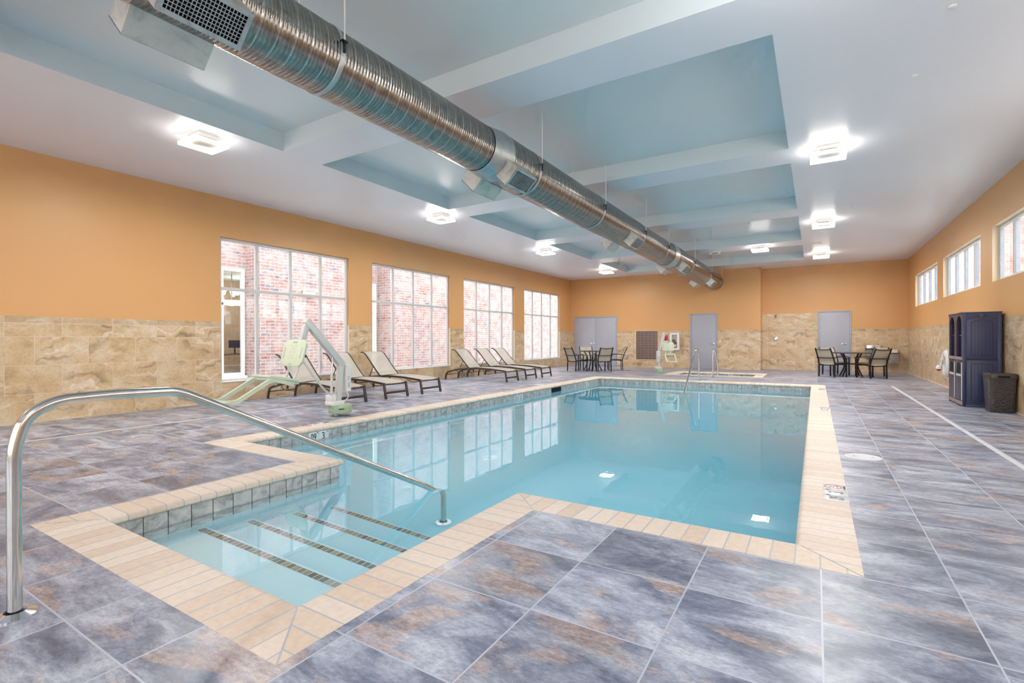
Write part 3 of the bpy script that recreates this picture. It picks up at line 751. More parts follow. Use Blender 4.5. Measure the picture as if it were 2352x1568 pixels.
r3 = thing('tub_handrail', 'short steel handrail arching over the near edge of the hot tub', 'handrail', (-2.65, 15.94, 0))
mb = MB(); mb.tube(fillet([(-2.65, 15.94, .004), (-2.65, 15.94, .76), (-2.65, 16.05, .85), (-2.65, 16.20, .82), (-2.65, 16.62, .47), (-2.65, 16.80, .2), (-2.65, 16.80, -.60)], .12, 8), .024, 14)
mb.build('rail', M['steel'], r3, r3.location)
mb = MB(); flange(mb, -2.65, 15.94, 0, .06); mb.build('base_flange', M['chrome'], r3, r3.location)

# ---------------------------------------------------------------- duct
AX, AZ = -3.30, 3.35
duct = thing('ventilation_duct', 'long galvanized spiral steel duct hung under the coffered ceiling', 'duct', (AX, 8, AZ)); DO = duct.location
def ytube(name, segs, mat, n=48, caps=False):
    mb = MB(); R = Matrix.Translation((AX, 0, AZ)) @ Matrix.Rotation(-PI/2, 4, 'X')
    mb.lathe([(r, y) for y, r in segs], n, R, caps)
    return mb.build(name, mat, duct, DO)
def drad(y): return .262 if y < 4.8 else (.295 if y < 13.0 else .325)
ytube('duct_section', [(-3.5, .262), (4.62, .262)], M['duct']); ytube('duct_section', [(4.95, .295), (12.85, .295)], M['duct']); ytube('duct_section', [(13.15, .325), (20.1, .325)], M['duct'])
ytube('reducer', [(4.60, .266), (4.66, .266), (4.90, .299), (4.97, .299)], M['sheet']); ytube('reducer', [(12.83, .299), (12.88, .299), (13.10, .329), (13.17, .329)], M['sheet'])
mb = MB(); R = Matrix.Translation((AX, 20.1, AZ)) @ Matrix.Rotation(-PI/2, 4, 'X'); mb.lathe([(.33, -.02), (.33, .01), (.001, .012)], 48, R); mb.build('end_cap', M['sheet'], duct, DO)
RODS = [2.52, 5.62, 7.88, 10.2, 12.1, 14.9, 17.7, 19.75]
for y in RODS:
    r = drad(y); ytube('seam_band', [(y-.022, r+.001), (y-.018, r+.005), (y+.018, r+.005), (y+.022, r+.001)], M['sheet'])
    top = TH if any(a < y < b for a, b in TRAYS) else H
    for s in (-1, 1):
        x = AX+s*(r+.012)
        mb = MB(); mb.tube([(x, y, AZ+.02), (x, y, top)], .006, 8); rod = mb.build('hanger_rod', M['white'], duct, DO)
        mb = MB(); mb.box(x-.035, x+.012, y-.025, y+.025, AZ+.05, AZ+.06); mb.box(x-.008, x+.008, y-.008, y+.008, AZ-.03, AZ+.05); mb.build('bracket', M['blackframe'], rod, DO)
def register(y, side, L=.47):
    r = drad(y); n = Vector((side*.707, 0, -.707)); t = Vector((side*.707, 0, .707)); yv = Vector((0, 1, 0))
    m = Matrix((yv, t, n)).transposed().to_4x4(); m.translation = Vector((AX, y, AZ))
    hh, d = .118, r+.155
    mb = MB()
    a, b = -L/2, L/2; base = (r**2-hh**2)**.5-.012
    for (p, q) in (((a, -hh), (b, -hh)), ((b, -hh), (b, hh)), ((b, hh), (a, hh)), ((a, hh), (a, -hh))):
        seg = 8 if p[1] != q[1] else 1; top = []; bot = []
        for k in range(seg+1):
            u = p[0]+(q[0]-p[0])*k/seg; v = p[1]+(q[1]-p[1])*k/seg
            bot.append(m @ Vector((u, v, (r*r-v*v)**.5-.01))); top.append(m @ Vector((u, v, d)))
        for k in range(seg): mb.quad([bot[k], bot[k+1], top[k+1], top[k]])
    bx = mb.build('register_box', M['sheetpale'], duct, DO, smooth=False)
    mb = MB(); f = .028
    for u0, u1, v0, v1 in ((a, b, -hh, -hh+f), (a, b, hh-f, hh), (a, a+f, -hh+f, hh-f), (b-f, b, -hh+f, hh-f)): mb.box(u0, u1, v0, v1, d-.004, d+.004, 0, None, m)
    nv, nu = 8, 20
    for k in range(1, nv): v = -hh+f+(2*hh-2*f)*k/nv; mb.box(a+f, b-f, v-.0022, v+.0022, d-.003, d+.002, 0, None, m)
    for k in range(1, nu): u = a+f+(L-2*f)*k/nu; mb.box(u-.0022, u+.0022, -hh+f, hh-f, d-.006, d-.001, 0, None, m)
    mb.build('grille', M['sheet'], bx, DO, smooth=False)
    mb = MB(); mb.box(a+.01, b-.01, -hh+.01, hh-.01, d-.03, d-.025, 0, None, m); mb.build('grille_opening', M['black'], bx, DO, smooth=False)
for y in (1.52, 5.08, 9.55, 13.72, 17.9):
    for s in (1, -1): register(y, s)

# ---------------------------------------------------------------- ceiling fixtures
def make_light():
    r = empty('ceiling_light'); mb = MB(); mb.box(-.13, .13, -.13, .13, -.055, 0, .006); mb.build('canopy', M['white'], r)
    mb = MB(); S = .215; t = .034
    for x0, x1, y0, y1 in ((-S, S, -S, -S+t), (-S, S, S-t, S), (-S, -S+t, -S+t, S-t), (S-t, S, -S+t, S-t)): mb.box(x0, x1, y0, y1, -.145, -.100, .006)
    mb.build('glowing_ring', M['glow'], r)
    mb = MB(); mb.box(-S+t, S-t, -S+t, S-t, -.128, -.10, .004); mb.build('lamp_panel', M['lamppanel'], r)
    for sx in (-1, 1):
        for sy in (-1, 1):
            mb = MB(); mb.box(sx*.11-.012, sx*.11+.012, sy*.11-.012, sy*.11+.012, -.105, -.05); mb.build('stem', M['white'], r)
    return r
LIGHTS = [((-6.80, 3.39), 'glowing square ceiling light above the orange wall, nearest on the left side'), ((-6.80, 8.18), 'second square ceiling light from the camera on the left side'),
          ((-6.80, 12.97), 'third square ceiling light from the camera on the left side'), ((-6.80, 17.95), 'square ceiling light at the far left, nearest the double doors'),
          ((.15, 8.20), 'largest and nearest square ceiling light on the right side'), ((.15, 13.17), 'second square ceiling light from the camera on the right side'),
          ((.15, 18.16), 'farthest square ceiling light on the right, toward the back wall'), ((-1.36, 15.85), 'square ceiling light between the duct and the right row')]
proto = None
for (x, y), lab in LIGHTS:
    o = make_light() if proto is None else dup(proto, label=lab)
    o.location = (x, y, H)
    if proto is None: tag(o, lab, 'ceiling light', 'square glowing ceiling lights'); proto = o
def lamp_or_fill(x, y, z, e, r=.12, col=(1, .97, .94)):
    L = bpy.data.lights.new('lamp', 'POINT'); L.energy = e; L.shadow_soft_size = r; L.color = col
    o = bpy.data.objects.new('lamp', L); COL.objects.link(o); o.location = (x, y, z)
LAMP_E = 46
for (x, y), lab in LIGHTS:
    L = bpy.data.lights.new('lamp', 'AREA'); L.shape = 'SQUARE'; L.size = .30; L.energy = 62; L.color = (1, .97, .94)
    o = bpy.data.objects.new('lamp', L); COL.objects.link(o); o.location = (x, y, H-.133)
for x, y in ((.15, 3.4), (-6.8, -1.4), (.15, -1.4), (-3.2, -2.5)): lamp_or_fill(x, y, H-.30, LAMP_E)  # bare lamps out of view, added to light the room

def sprinkler(x, y, z, label):
    mb = MB(); mb.lathe([(.035, 0), (.035, -.005), (.012, -.008), (.010, -.03), (.022, -.036), (.022, -.04), (.001, -.042)], 12, Matrix.Translation((x, y, z)))
    tag(mb.build('sprinkler_head', M['white']), label, 'sprinkler', 'small white ceiling sprinklers')
sprinkler(-7.715, 10.198, H, 'small white sprinkler head above the second left window')
sprinkler(-4.95, 9.45, TH, 'small white sprinkler head in the tray left of the duct')
sprinkler(-1.427, 13.78, TH, 'small white sprinkler head in the tray right of the duct')
sprinkler(-7.70, 18.90, H, 'small white sprinkler head near the far left ceiling corner')
sprinkler(-1.55, 19.93, H, 'small white sprinkler head close to the back wall')
def cap_disc(x, y, r, name, label, cat, group):
    mb = MB(); mb.lathe([(r, 0), (r, -.008), (r*.8, -.012), (.001, -.012)], 20, Matrix.Translation((x, y, H)))
    tag(mb.build(name, M['white']), label, cat, group)
cap_disc(.94, 5.255, .03, 'cover_plate', 'tiny round cap on the plain ceiling, upper right', 'cap', 'small ceiling caps')
cap_disc(.86, 6.43, .03, 'cover_plate', 'tiny round cap on the ceiling before the nearest right light', 'cap', 'small ceiling caps')
cap_disc(.04, 16.28, .11, 'ceiling_speaker', 'round white ceiling speaker between the two far right lights', 'speaker', 'round ceiling speakers')
cap_disc(-6.72, 16.26, .11, 'ceiling_speaker', 'round white ceiling speaker near the far left ceiling light', 'speaker', 'round ceiling speakers')
em = thing('emergency_light', 'white emergency light box on the ceiling right of the duct', 'emergency light', (-2.62, 16.05, H))
mb = MB(); mb.box(-.16, .16, -.06, .06, -.035, 0, .006); mb.build('housing', M['white'], em)
for s in (-1, 1):
    mb = MB(); mb.lathe([(.012, -.03), (.05, -.06), (.05, -.085), (.001, -.09)], 16, Matrix.Translation((s*.11, 0, 0))); mb.build('lamp_head', M['lamppanel'], em)
mb = MB(); mb.box(-.15, .15, -.05, .05, -.10, -.085, .004); mb.build('lens', M['lamppanel'], em)

# ---------------------------------------------------------------- sun loungers
def make_lounger():
    r = empty('sun_lounger'); W = .30
    for s in (-1, 1):
        mb = MB(); y = s*W
        mb.rtube(fillet([(0.01, y, 0), (.03, y, .13), (.07, y, .20), (.16, y, .235), (.45, y, .30), (.85, y, .338), (1.25, y, .350), (1.60, y, .338), (1.90, y, .312), (2.10, y, .292)], .05, 4), .028, .042, up=(0, 0, 1)); mb.build('side_rail', M['darkframe'], r)
        mb = MB(); mb.bar((2.085, y, .30), (2.14, y, 0), .05, .032, (1, 0, 0), .004); mb.build('front_leg', M['darkframe'], r)
        mb = MB(); mb.bar((.60, y*.9, .30), (.60, y*.9, .22), .03, .03); mb.build('catch_bracket', M['darkframe'], r)
    for x, z, w_, h_ in ((2.118, .115, .022, .045), (2.09, .275, .024, .024), (.03, .14, .02, .02)):
        mb = MB(); mb.bar((x, -W, z), (x, W, z), w_, h_, (0, 0, 1), .004); mb.build('cross_bar', M['darkframe'], r)
    mb = MB(); mb.tube(fillet([(1.70, -W, .29), (1.80, -W*.75, .235), (1.80, W*.75, .235), (1.70, W, .29)], .06), .009, 8); mb.build('brace_rod', M['darkframe'], r)
    mb = MB(); mb.tube(fillet([(.42, -W+.02, .27), (.47, -W*.9, .19), (.83, -W*.9, .19), (.88, -W+.02, .30)], .04), .008, 8); mb.build('brace_rod', M['darkframe'], r)
    # seat sling
    xs = [.84, 1.0, 1.25, 1.5, 1.75, 1.95, 2.10]; zs = [.352, .358, .366, .360, .344, .326, .306]
    mb = MB(); mb.sheet([[(x, -W+.012+k*(2*W-.024)/6, z-.012*math.sin(PI*k/6)) for k in range(7)] for x, z in zip(xs, zs)]); mb.build('seat_sling', M['sling'], r, angle=60)
    # back
    prof = [(.86, .350), (.74, .46), (.58, .63), (.43, .79), (.37, .845), (.32, .868), (.245, .872)]
    for s in (-1, 1):
        mb = MB(); mb.rtube(fillet([(x, s*(W-.012), z) for x, z in prof], .03, 3), .022, .026, up=(1, 0, .6)); mb.build('back_rail', M['darkframe'], r)
    mb = MB(); mb.tube([(.245, -W+.012, .87), (.245, W-.012, .87)], .010, 8); mb.build('top_bar', M['darkframe'], r)
    mb = MB(); mb.sheet([[(x, -W+.02+k*(2*W-.04)/6, z+.008) for k in range(7)] for x, z in prof]); mb.build('back_sling', M['sling'], r, angle=60)
    for s in (-1, 1):
        mb = MB(); mb.tube([(.64, s*(W-.03), .565), (.50, s*(W-.03), .31)], .009, 8); mb.build('back_strut', M['darkframe'], r)
    return r
LOUNGE = [(6.10, 'beige sling sun lounger behind the near pool lift, nearest the camera'), (7.20, 'beige sling sun lounger between the near pool lift and the second window'),
          (8.24, 'beige sling sun lounger in front of the second window'), (11.62, 'first sun lounger of the far group of three, nearest the camera'),
          (12.68, 'middle sun lounger of the far group of three'), (13.66, 'last sun lounger of the far group, nearest the patio table')]
lp = None
for y, lab in LOUNGE:
    o = make_lounger() if lp is None else dup(lp, label=lab)
    o.location = (-9.27, y, 0)
    if lp is None: tag(o, lab, 'sun lounger', 'sun loungers along the left windows'); lp = o

# ---------------------------------------------------------------- patio sets
def make_chair():
    r = empty('patio_chair'); W = .255
    for s in (-1, 1):
        mb = MB(); mb.rtube(fillet([(s*W, -.25, 0), (s*W, -.235, .38)], .02), .034, .03, up=(0, 1, 0)); mb.build('rear_leg', M['blackframe'], r)
        mb = MB(); mb.rtube(fillet([(s*W, -.235, .37), (s*W, -.26, .50), (s*W*.97, -.33, .68), (s*W*.94, -.425, .875)], .08, 4), .03, .032, up=(0, 1, 0)); mb.build('back_upright', M['blackframe'], r)
        mb = MB(); mb.bar((s*W, .255, 0), (s*W, .25, .555), .036, .034, (0, 1, 0), .003); mb.build('front_leg', M['blackframe'], r)
        mb = MB(); mb.rtube(fillet([(s*(W+.012), -.31, .575), (s*(W+.016), -.12, .605), (s*(W+.022), .10, .60), (s*(W+.022), .285, .56)], .12, 4), .045, .018, up=(0, 0, 1)); mb.build('armrest', M['blackframe'], r)
        mb = MB(); mb.rtube(fillet([(s*W, -.24, .375), (s*W, 0, .40), (s*W, .255, .385)], .1, 4), .026, .045, up=(0, 0, 1)); mb.build('seat_rail', M['blackframe'], r)
    mb = MB(); mb.tube([(-W*.95, -.42, .845+.0), (-W*.5, -.415, .822), (0, -.412, .815), (W*.5, -.415, .822), (W*.95, -.42, .845)], .011, 8); mb.build('cross_rail', M['blackframe'], r)
    for p, q, w_, h_ in (((-W-.02, -.318, .575), (W+.02, -.318, .575), .02, .026), ((-W, -.24, .355), (W, -.24, .355), .022, .03), ((-W, .25, .37), (W, .25, .37), .022, .035)):
        mb = MB(); mb.bar(p, q, w_, h_); mb.build('cross_rail', M['blackframe'], r)
    mb = MB(); mb.sheet([[(-W+.015+k*(2*W-.03)/6, y, z-.014*math.sin(PI*k/6)) for k in range(7)] for y, z in ((-.235, .388), (-.1, .402), (.05, .41), (.18, .405), (.265, .385))]); mb.build('seat_sling', M['chairsling'], r, angle=60)
    mb = MB(); mb.sheet([[(-W*.96+.012+k*(2*W*.96-.024)/6, y-.014*math.sin(PI*k/6), z) for k in range(7)] for y, z in ((-.235, .40), (-.25, .50), (-.30, .62), (-.345, .72), (-.41, .862))]); mb.build('back_sling', M['chairsling'], r, angle=60)
    return r
def make_table():
    r = empty('patio_table'); mb = MB(); mb.lathe([(.001, .738), (.50, .738), (.53, .735), (.537, .725), (.53, .712), (.50, .708), (.001, .708)], 48); mb.build('table_top', M['darkframe'], r)
    for k in range(4):
        a = PI/4+k*PI/2; c, s = math.cos(a), math.sin(a)
        mb = MB(); mb.rtube(fillet([(c*q, s*q, z) for q, z in ((.34, .71), (.27, .62), (.21, .48), (.20, .36), (.24, .22), (.36, 0))], .12, 4), .034, .03, up=(c, s, 0)); mb.build('leg', M['blackframe'], r)
    mb = MB(); mb.tube([(.20*math.cos(k*PI/12), .20*math.sin(k*PI/12), .38) for k in range(24)], .011, 8, True); mb.build('leg_ring', M['blackframe'], r)
    return r
ch = None
def chair(cx, cy, fx, fy, label, group):
    """cx,cy = middle of the rear feet; facing (fx,fy)."""
    global ch
    L = math.hypot(fx, fy); fx, fy = fx/L, fy/L; loc = (cx+fx*.25, cy+fy*.25, 0); rz = math.atan2(-fx, fy)
    if ch is None:
        ch = make_chair(); tag(ch, label, 'chair', group); ch.location = loc; ch.rotation_euler = (0, 0, rz)
    else:
        o = dup(ch, loc, rz, label); o['group'] = group
t1 = make_table(); t1.location = (-7.07, 17.22, 0); tag(t1, 'round dark patio table in front of the grey double doors', 'table', 'round patio tables')
t2 = dup(t1, (.93, 18.45, 0), .1, 'round dark patio table beside the single grey door and drinking fountain')
g1, g2 = 'chairs around the left patio table', 'chairs around the right patio table'
chair(-7.585, 16.47, .49, .87, 'tan sling patio chair at the left table, nearest the loungers', g1)
chair(-6.45, 16.83, -.73, .68, 'tan sling patio chair at the left table with its back to the pool', g1)
chair(-7.62, 17.95, .6, -.8, 'tan sling patio chair behind the left table, before the left door leaf', g1)
chair(-6.20, 17.96, -.90, -.43, 'tan sling patio chair at the left table nearest the wall outlet', g1)
chair(.285, 17.83, .62, .79, 'tan sling patio chair at the right table, front left of it', g2)
chair(1.555, 17.71, -.60, .80, 'tan sling patio chair at the right table, front right of it', g2)
chair(.40, 19.13, .58, -.82, 'tan sling patio chair behind the right table, before the single door', g2)
chair(1.62, 18.98, -.75, -.66, 'tan sling patio chair behind the right table, below the drinking fountain', g2)

# ---------------------------------------------------------------- pool lifts
def seat_unit(parent, m, org):
    """seat facing local -y; origin at the rear of the seat, middle of its width."""
    W = .215
    tb = lambda mb: [setattr(v, 'co', m @ v.co) for v in mb.bm.verts]
    mb = MB()   # back panel with clipped corners
    c = .06; a, b = W+.03, .19
    poly = [(-a+c, -b), (a-c, -b), (a, -b+c), (a, b-c), (a-c, b), (-a+c, b), (-a, b-c), (-a, -b+c)]
    bm2 = bmesh.new(); A = [bm2.verts.new((x, -.018, z)) for x, z in poly]; B = [bm2.verts.new((x, .018, z)) for x, z in poly]
    bm2.faces.new(A); bm2.faces.new(B[::-1])
    for k in range(8): bm2.faces.new([A[k], B[k], B[(k+1) % 8], A[(k+1) % 8]])
    bmesh.ops.bevel(bm2, geom=list(bm2.edges), offset=.008, segments=2, affect='EDGES', profile=.5)
    T = m @ Matrix.Translation((0, .03, .40)) @ Matrix.Rotation(-.28, 4, 'X')
    mb.merge(bm2, None, T); bk = mb.build('seat_back', M['liftgreen'], parent, org)
    mb = MB()
    for x, z in ((-.05, .10), (.04, .10), (-.005, .05), (-.06, .01), (.03, .01), (-.02, -.04), (-.075, -.075), (.02, -.075)): mb.lathe([(.005, -.0195), (.005, -.0185), (.001, -.0196)], 8, T @ Matrix.Translation((x, 0, z)) @ Matrix.Translation((0, -.0385, 0)) @ Matrix.Rotation(PI/2, 4, 'X') @ Matrix.Translation((0, 0, -.019+.0185)))
    mb.build('back_hole', M['dkgreen'], bk, org)
    mb = MB()
    for z, w in ((.15, .05), (-.165, .03)): mb.box(-w, w, -.0195, -.0175, z-.011, z+.011, .002, None, T)
    for sx in (-1, 1): mb.box(sx*.185-.007, sx*.185+.007, -.0195, -.0175, -.08, .08, .002, None, T)
    mb.build('hand_slot', M['liftbase'], bk, org)
    for s in (-1, 1):
        mb = MB(); mb.tube([m @ Vector(p) for p in fillet([(s*.10, .10, .46), (s*.10, .05, .28), (s*.10, -.005, .10), (s*.10, -.06, .02)], .06)], .016, 10); mb.build('back_tube', M['liftwhite'], parent, org)
    mb = MB(); mb.box(-.05, .03, -.012, .012, 0, .04, .003, None, m @ Matrix.Translation((W, .045, .34))); mb.build('belt_strap', M['blackframe'], parent, org)
    S = m @ Matrix.Rotation(-.21, 4, 'X')
    mb = MB(); mb.box(-W, W, -.47, .0, -.005, .032, .012, None, S); mb.box(-W+.02, W-.02, -.44, -.02, -.03, -.005, .006, None, S); mb.build('seat', M['liftgreen'], parent, org)
    mb = MB()
    for s in (-1, 1):
        mb.rtube([S @ Vector(p) for p in fillet([(s*.19, -.10, -.05), (s*.19, -.36, -.02), (s*.19, -.46, -.05), (s*.18, -.82, -.36), (s*.17, -.92, -.375)], .06)], .035, .05, up=(0, 0, 1))
    mb.tube([S @ Vector((-.19, -.42, -.025)), S @ Vector((.19, -.42, -.025))], .016, 10)
    F = S @ Matrix.Translation((0, -.93, -.378)) @ Matrix.Rotation(.30, 4, 'X')
    mb.box(-.20, .20, -.10, .04, -.012, .012, .008, None, F); mb.build('leg_rest', M['liftgreen'], parent, org)

L1 = thing('pool_lift', 'large pale green pool lift with raised seat beside the left pool edge', 'pool lift', (-6.21, 5.02, 0), 0, 'pool access lifts'); o1 = L1.location
X0 = -6.21
mb = MB(); mb.lathe([(.001, .006), (.05, .006), (.05, .05), (.001, .05)], 20, Matrix.Translation((X0, 4.99, 0))); mb.build('floor_socket', M['greyplate'], L1, o1)
mb = MB(); mb.lathe([(.001, .045), (.165, .045), (.172, .055), (.172, .15), (.160, .172), (.13, .178), (.001, .178)], 36, Matrix.Translation((X0, 5.06, 0))); dr = mb.build('base_drum', M['liftbase'], L1, o1)
mb = MB()
for k in range(5):
    a = -.75+.09*k; mb.box(-.008, .008, -.001, .002, -.010, .010, 0, None, Matrix.Translation((X0+.172*math.cos(a), 5.06+.172*math.sin(a), .115)) @ Matrix.Rotation(a+PI/2, 4, 'Z'))
mb.build('base_mark', M['ink'], dr, o1)
mb = MB(); mb.box(X0-.10, X0+.10, 4.86, 5.06, .172, .235, .008); mb.box(X0-.09, X0+.05, 4.86, 4.96, .235, .33, .008); mb.build('base_block', M['white'], L1, o1)
mb = MB(); mb.bar((X0, 5.01, .20), (X0, 5.07, .80), .075, .085, (0, 1, 0), .006); mb.build('mast', M['liftwhite'], L1, o1)
mb = MB(); mb.bar((X0, 5.10, .77), (X0, 4.465, 1.44), .085, .10, (0, 0, 1), .008); mb.build('boom', M['liftwhite'], L1, o1)
mb = MB(); mb.bar((X0-.005, 4.50, 1.45), (X0-.03, 4.36, .93), .075, .085, (0, 1, 0), .008); mb.bar((X0-.03, 4.37, .97), (X0-.03, 4.29, .93), .16, .06, (0, 0, 1), .006); mb.build('drop_link', M['liftwhite'], L1, o1)
mb = MB(); mb.tube([(X0+.0, 4.90, .30), (X0, 4.91, .66)], .021, 14); mb.build('actuator_body', M['liftwhite'], L1, o1)
mb = MB(); mb.tube([(X0, 4.91, .60), (X0, 4.925, .93)], .012, 12); mb.build('actuator_rod', M['chrome'], L1, o1)
mb = MB(); mb.box(X0-.05, X0+.06, 5.135, 5.225, .36, .775, .012); cb = mb.build('control_box', M['white'], L1, o1)
mb = MB(); mb.box(X0+.0595, X0+.0615, 5.15, 5.20, .42, .50); mb.box(X0+.0595, X0+.0615, 5.15, 5.19, .53, .60); mb.build('instruction_label', M['liftwhite'], cb, o1)
mb = MB()
for dx in (0, .02): mb.tube(fillet([(X0+dx, 5.17, .37), (X0+dx+.03, 5.21-dx, .28), (X0+dx+.02, 5.10, .20)], .06), .006, 8)
mb.build('cable', M['white'], L1, o1)
mb = MB(); mb.rtube(fillet([(X0+.16, 4.31, .86), (X0+.17, 4.42, .70), (X0+.14, 4.62, .48), (X0+.06, 4.80, .36), (X0, 4.93, .33)], .14, 6), .022, .022, up=(1, 0, 0)); mb.build('support_arm', M['liftwhite'], L1, o1)
seat_unit(L1, Matrix.Translation((X0, 4.245, .575)), o1)

L2 = thing('pool_lift', 'smaller pale green pool lift standing between the hot tub and the back wall', 'pool lift', (-4.71, 17.57, 0), 0, 'pool access lifts'); o2 = L2.location
mb = MB(); mb.lathe([(.001, .004), (.155, .004), (.16, .01), (.155, .115), (.14, .125), (.001, .125)], 32, Matrix.Translation((-4.70, 17.57, 0))); mb.build('base_drum', M['liftbase'], L2, o2)
mb = MB(); mb.box(-4.83, -4.62, 17.46, 17.66, .125, .20, .008); mb.build('base_block', M['white'], L2, o2)
mb = MB(); mb.bar((-4.70, 17.57, .15), (-4.715, 17.57, .40), .09, .09, (0, 1, 0), .01); mb.build('mast', M['liftwhite'], L2, o2)
mb = MB(); mb.box(-4.785, -4.645, 17.48, 17.63, .32, .745, .012); cb = mb.build('control_box', M['liftwhite'], L2, o2)
mb = MB(); mb.box(-4.745, -4.685, 17.474, 17.481, .33, .45); mb.build('instruction_label', M['white'], cb, o2)
mb = MB(); mb.box(-4.73, -4.70, 17.470, 17.476, .345, .365); mb.build('stop_button', M['red'], cb, o2)
mb = MB(); mb.bar((-4.70, 17.55, .72), (-4.53, 17.62, 1.40), .085, .085, (0, 1, 0), .008); mb.build('boom', M['liftwhite'], L2, o2)
mb = MB(); mb.bar((-4.60, 17.60, 1.08), (-4.46, 17.62, 1.08), .06, .06, (0, 0, 1), .008); mb.bar((-4.47, 17.63, 1.11), (-4.45, 17.66, .80), .09, .05, (0, 1, 0), .006); mb.build('drop_link', M['liftwhite'], L2, o2)
seat_unit(L2, Matrix.Translation((-4.40, 17.58, .56)) @ Matrix.Rotation(.40, 4, 'Z') @ Matrix.Scale(.84, 4), o2)

# ---------------------------------------------------------------- towel cabinets
def make_cabinet():
    """front faces -x; local origin at the front, near bottom corner; 0.485 wide (y), 0.49 deep (x)."""
    r = empty('towel_cabinet'); Wd, Dp, Ht = .485, .485, 1.575; t = .022
    mb = MB(); mb.box(.03, Dp, .0, t, .02, Ht); mb.box(.03, Dp, Wd-t, Wd, .02, Ht); mb.box(Dp-t, Dp, t, Wd-t, .02, Ht); mb.box(.03, Dp, t, Wd-t, .02, .05); mb.box(.03, Dp, t, Wd-t, .80, .83)
    mb.box(0, .03, 0, .035, .02, Ht); mb.box(0, .03, Wd-.035, Wd, .02, Ht)
    for yy in (.0, Wd-.05):
        for xx in (.0, Dp-.05): mb.box(xx, xx+.05, yy, yy+.05, 0, .03)
    mb.build('carcass', M['navy'], r, smooth=False)
    mb = MB(); mb.box(-.012, Dp+.01, -.008, Wd+.008, Ht, Ht+.022, .005); mb.build('top', M['navy'], r)
    # side face (toward -y): raised stiles, arched plank panel
    mb = MB(); y0, y1 = -.010, .0
    for x0, x1 in ((0, .045), (Dp-.045, Dp)): mb.box(x0, x1, y0, y1, .0, Ht, .003)
    mb.box(.045, Dp-.045, y0, y1, .0, .035, .003); mb.build('corner_post', M['navy'], r)
    def panel(z0, z1, arch):
        mb = MB(); xa, xb = .055, Dp-.055; n = 12
        mb.box(xa, xb, -.006, 0, z0, z1, .002)
        p = mb.build('side_panel', M['navy'], r)
        mb = MB(); ia, ib = xa+.055, xb-.055; zi0, zi1 = z0+.05, z1-.06
        f = lambda x: (zi1-.02+.045*math.sin(PI*(x-ia)/(ib-ia)) if arch else zi1)
        pts = [(ia, -.0065, zi0)]+[(ia+(ib-ia)*k/n, -.0065, f(ia+(ib-ia)*k/n)) for k in range(n+1)]+[(ib, -.0065, zi0)]
        mb.rtube(pts, .010, .004, closed=True, up=(0, 1, 0))
        for k in range(1, 6):
            x = ia+(ib-ia)*k/6; mb.box(x-.002, x+.002, -.0075, -.005, zi0, f(x))
        mb.build('panel_groove', M['navydark'], p, smooth=False)
    panel(.05, .785, False); panel(.815, 1.50, True)
    mb = MB(); mb.box(.045, Dp-.045, -.004, .001, .786, .814); mb.build('middle_groove', M['navydark'], r, smooth=False)
    mb = MB(); n = 12
    for off in (0, .025): mb.rtube([(.05+(Dp-.10)*k/n, -.006, 1.455+off+.065*math.sin(PI*k/n)) for k in range(n+1)], .006, .004, up=(0, 1, 0))
    mb.build('arch_moulding', M['navydark'], r, smooth=False)
    mb = MB(); c = Dp/2; mb._hex([Vector(v) for v in ((c-.025, -.016, 1.495), (c+.025, -.016, 1.495), (c-.025, 0, 1.495), (c+.025, 0, 1.495), (c-.04, -.016, 1.572), (c+.04, -.016, 1.572), (c-.04, 0, 1.572), (c+.04, 0, 1.572))], .003); mb.build('keystone', M['navy'], r)
    # front (toward -x)
    def arch_frame(z0, z1, mat, name, zbase):
        mb = MB(); ya, yb = .04, Wd-.04; r_ = (yb-ya)/2-.03; cy = (ya+yb)/2; n = 12
        zc = z1-r_-.03
        inner = [(cy-r_, zbase)]+[(cy-r_*math.cos(PI*k/n), zc+r_*math.sin(PI*k/n)) for k in range(n+1)]+[(cy+r_, zbase)]
        outer = [(ya, zbase)]+[(ya, zc)]+[(ya+(yb-ya)*k/(n-2), z1) for k in range(n-1)]+[(yb, zc)]+[(yb, zbase)]
        outer = outer[:len(inner)]
        outer = [(ya, zbase)]+[((ya, zc) if k == 0 else (yb, zc) if k == n else (cy-(yb-ya)/2*max(-1, min(1, math.cos(PI*k/n)*1.35)), z1 if 3 <= k <= n-3 else zc+(z1-zc)*min(1, (k if k < n/2 else n-k)/3))) for k in range(n+1)]+[(yb, zbase)]
        for (a, b) in zip(range(len(inner)-1), range(1, len(inner))):
            i0, i1, o0, o1_ = inner[a], inner[b], outer[a], outer[b]
            mb.quad([(0.0, *i0), (0.0, *i1), (0.0, *o1_), (0.0, *o0)]); mb.quad([(0.0, *i0), (0.03, *i0), (0.03, *i1), (0.0, *i1)])
        return mb
    mb = arch_frame(.84, Ht, 'plum', 'front_arch', .84); mb.build('front_arch', M['plum'], r, smooth=False)
    mb = MB(); mb.box(.05, Dp-.03, t, Wd-t, 1.20, 1.215); mb.build('shelf', M['tan'], r)
    mb = MB(); mb.box(-.012, .035, .005, Wd-.005, .785, .835, .004); mb.build('ledge', M['tan'], r)
    d = MB(); d.box(-.004, .025, .04, Wd-.04, .09, .775, .003); dr = d.build('door', M['plum'], r)
    mb = MB(); cy = Wd/2; q = .11; pts = [(cy-q, .56)]+[(cy-q*math.cos(PI*k/10), .65+q*.9*math.sin(PI*k/10)) for k in range(11)]+[(cy+q, .56)]
    mb.prism(pts, .004, Matrix(((0, 0, -1, -.004), (1, 0, 0, 0), (0, 1, 0, 0), (0, 0, 0, 1)))); mb.build('door_window', M['black'], dr, smooth=False)
    mb = MB()
    for k in range(5): mb.torus((-.007, .11+k*.066, .525), .018, .004, 'X', 12, 6)
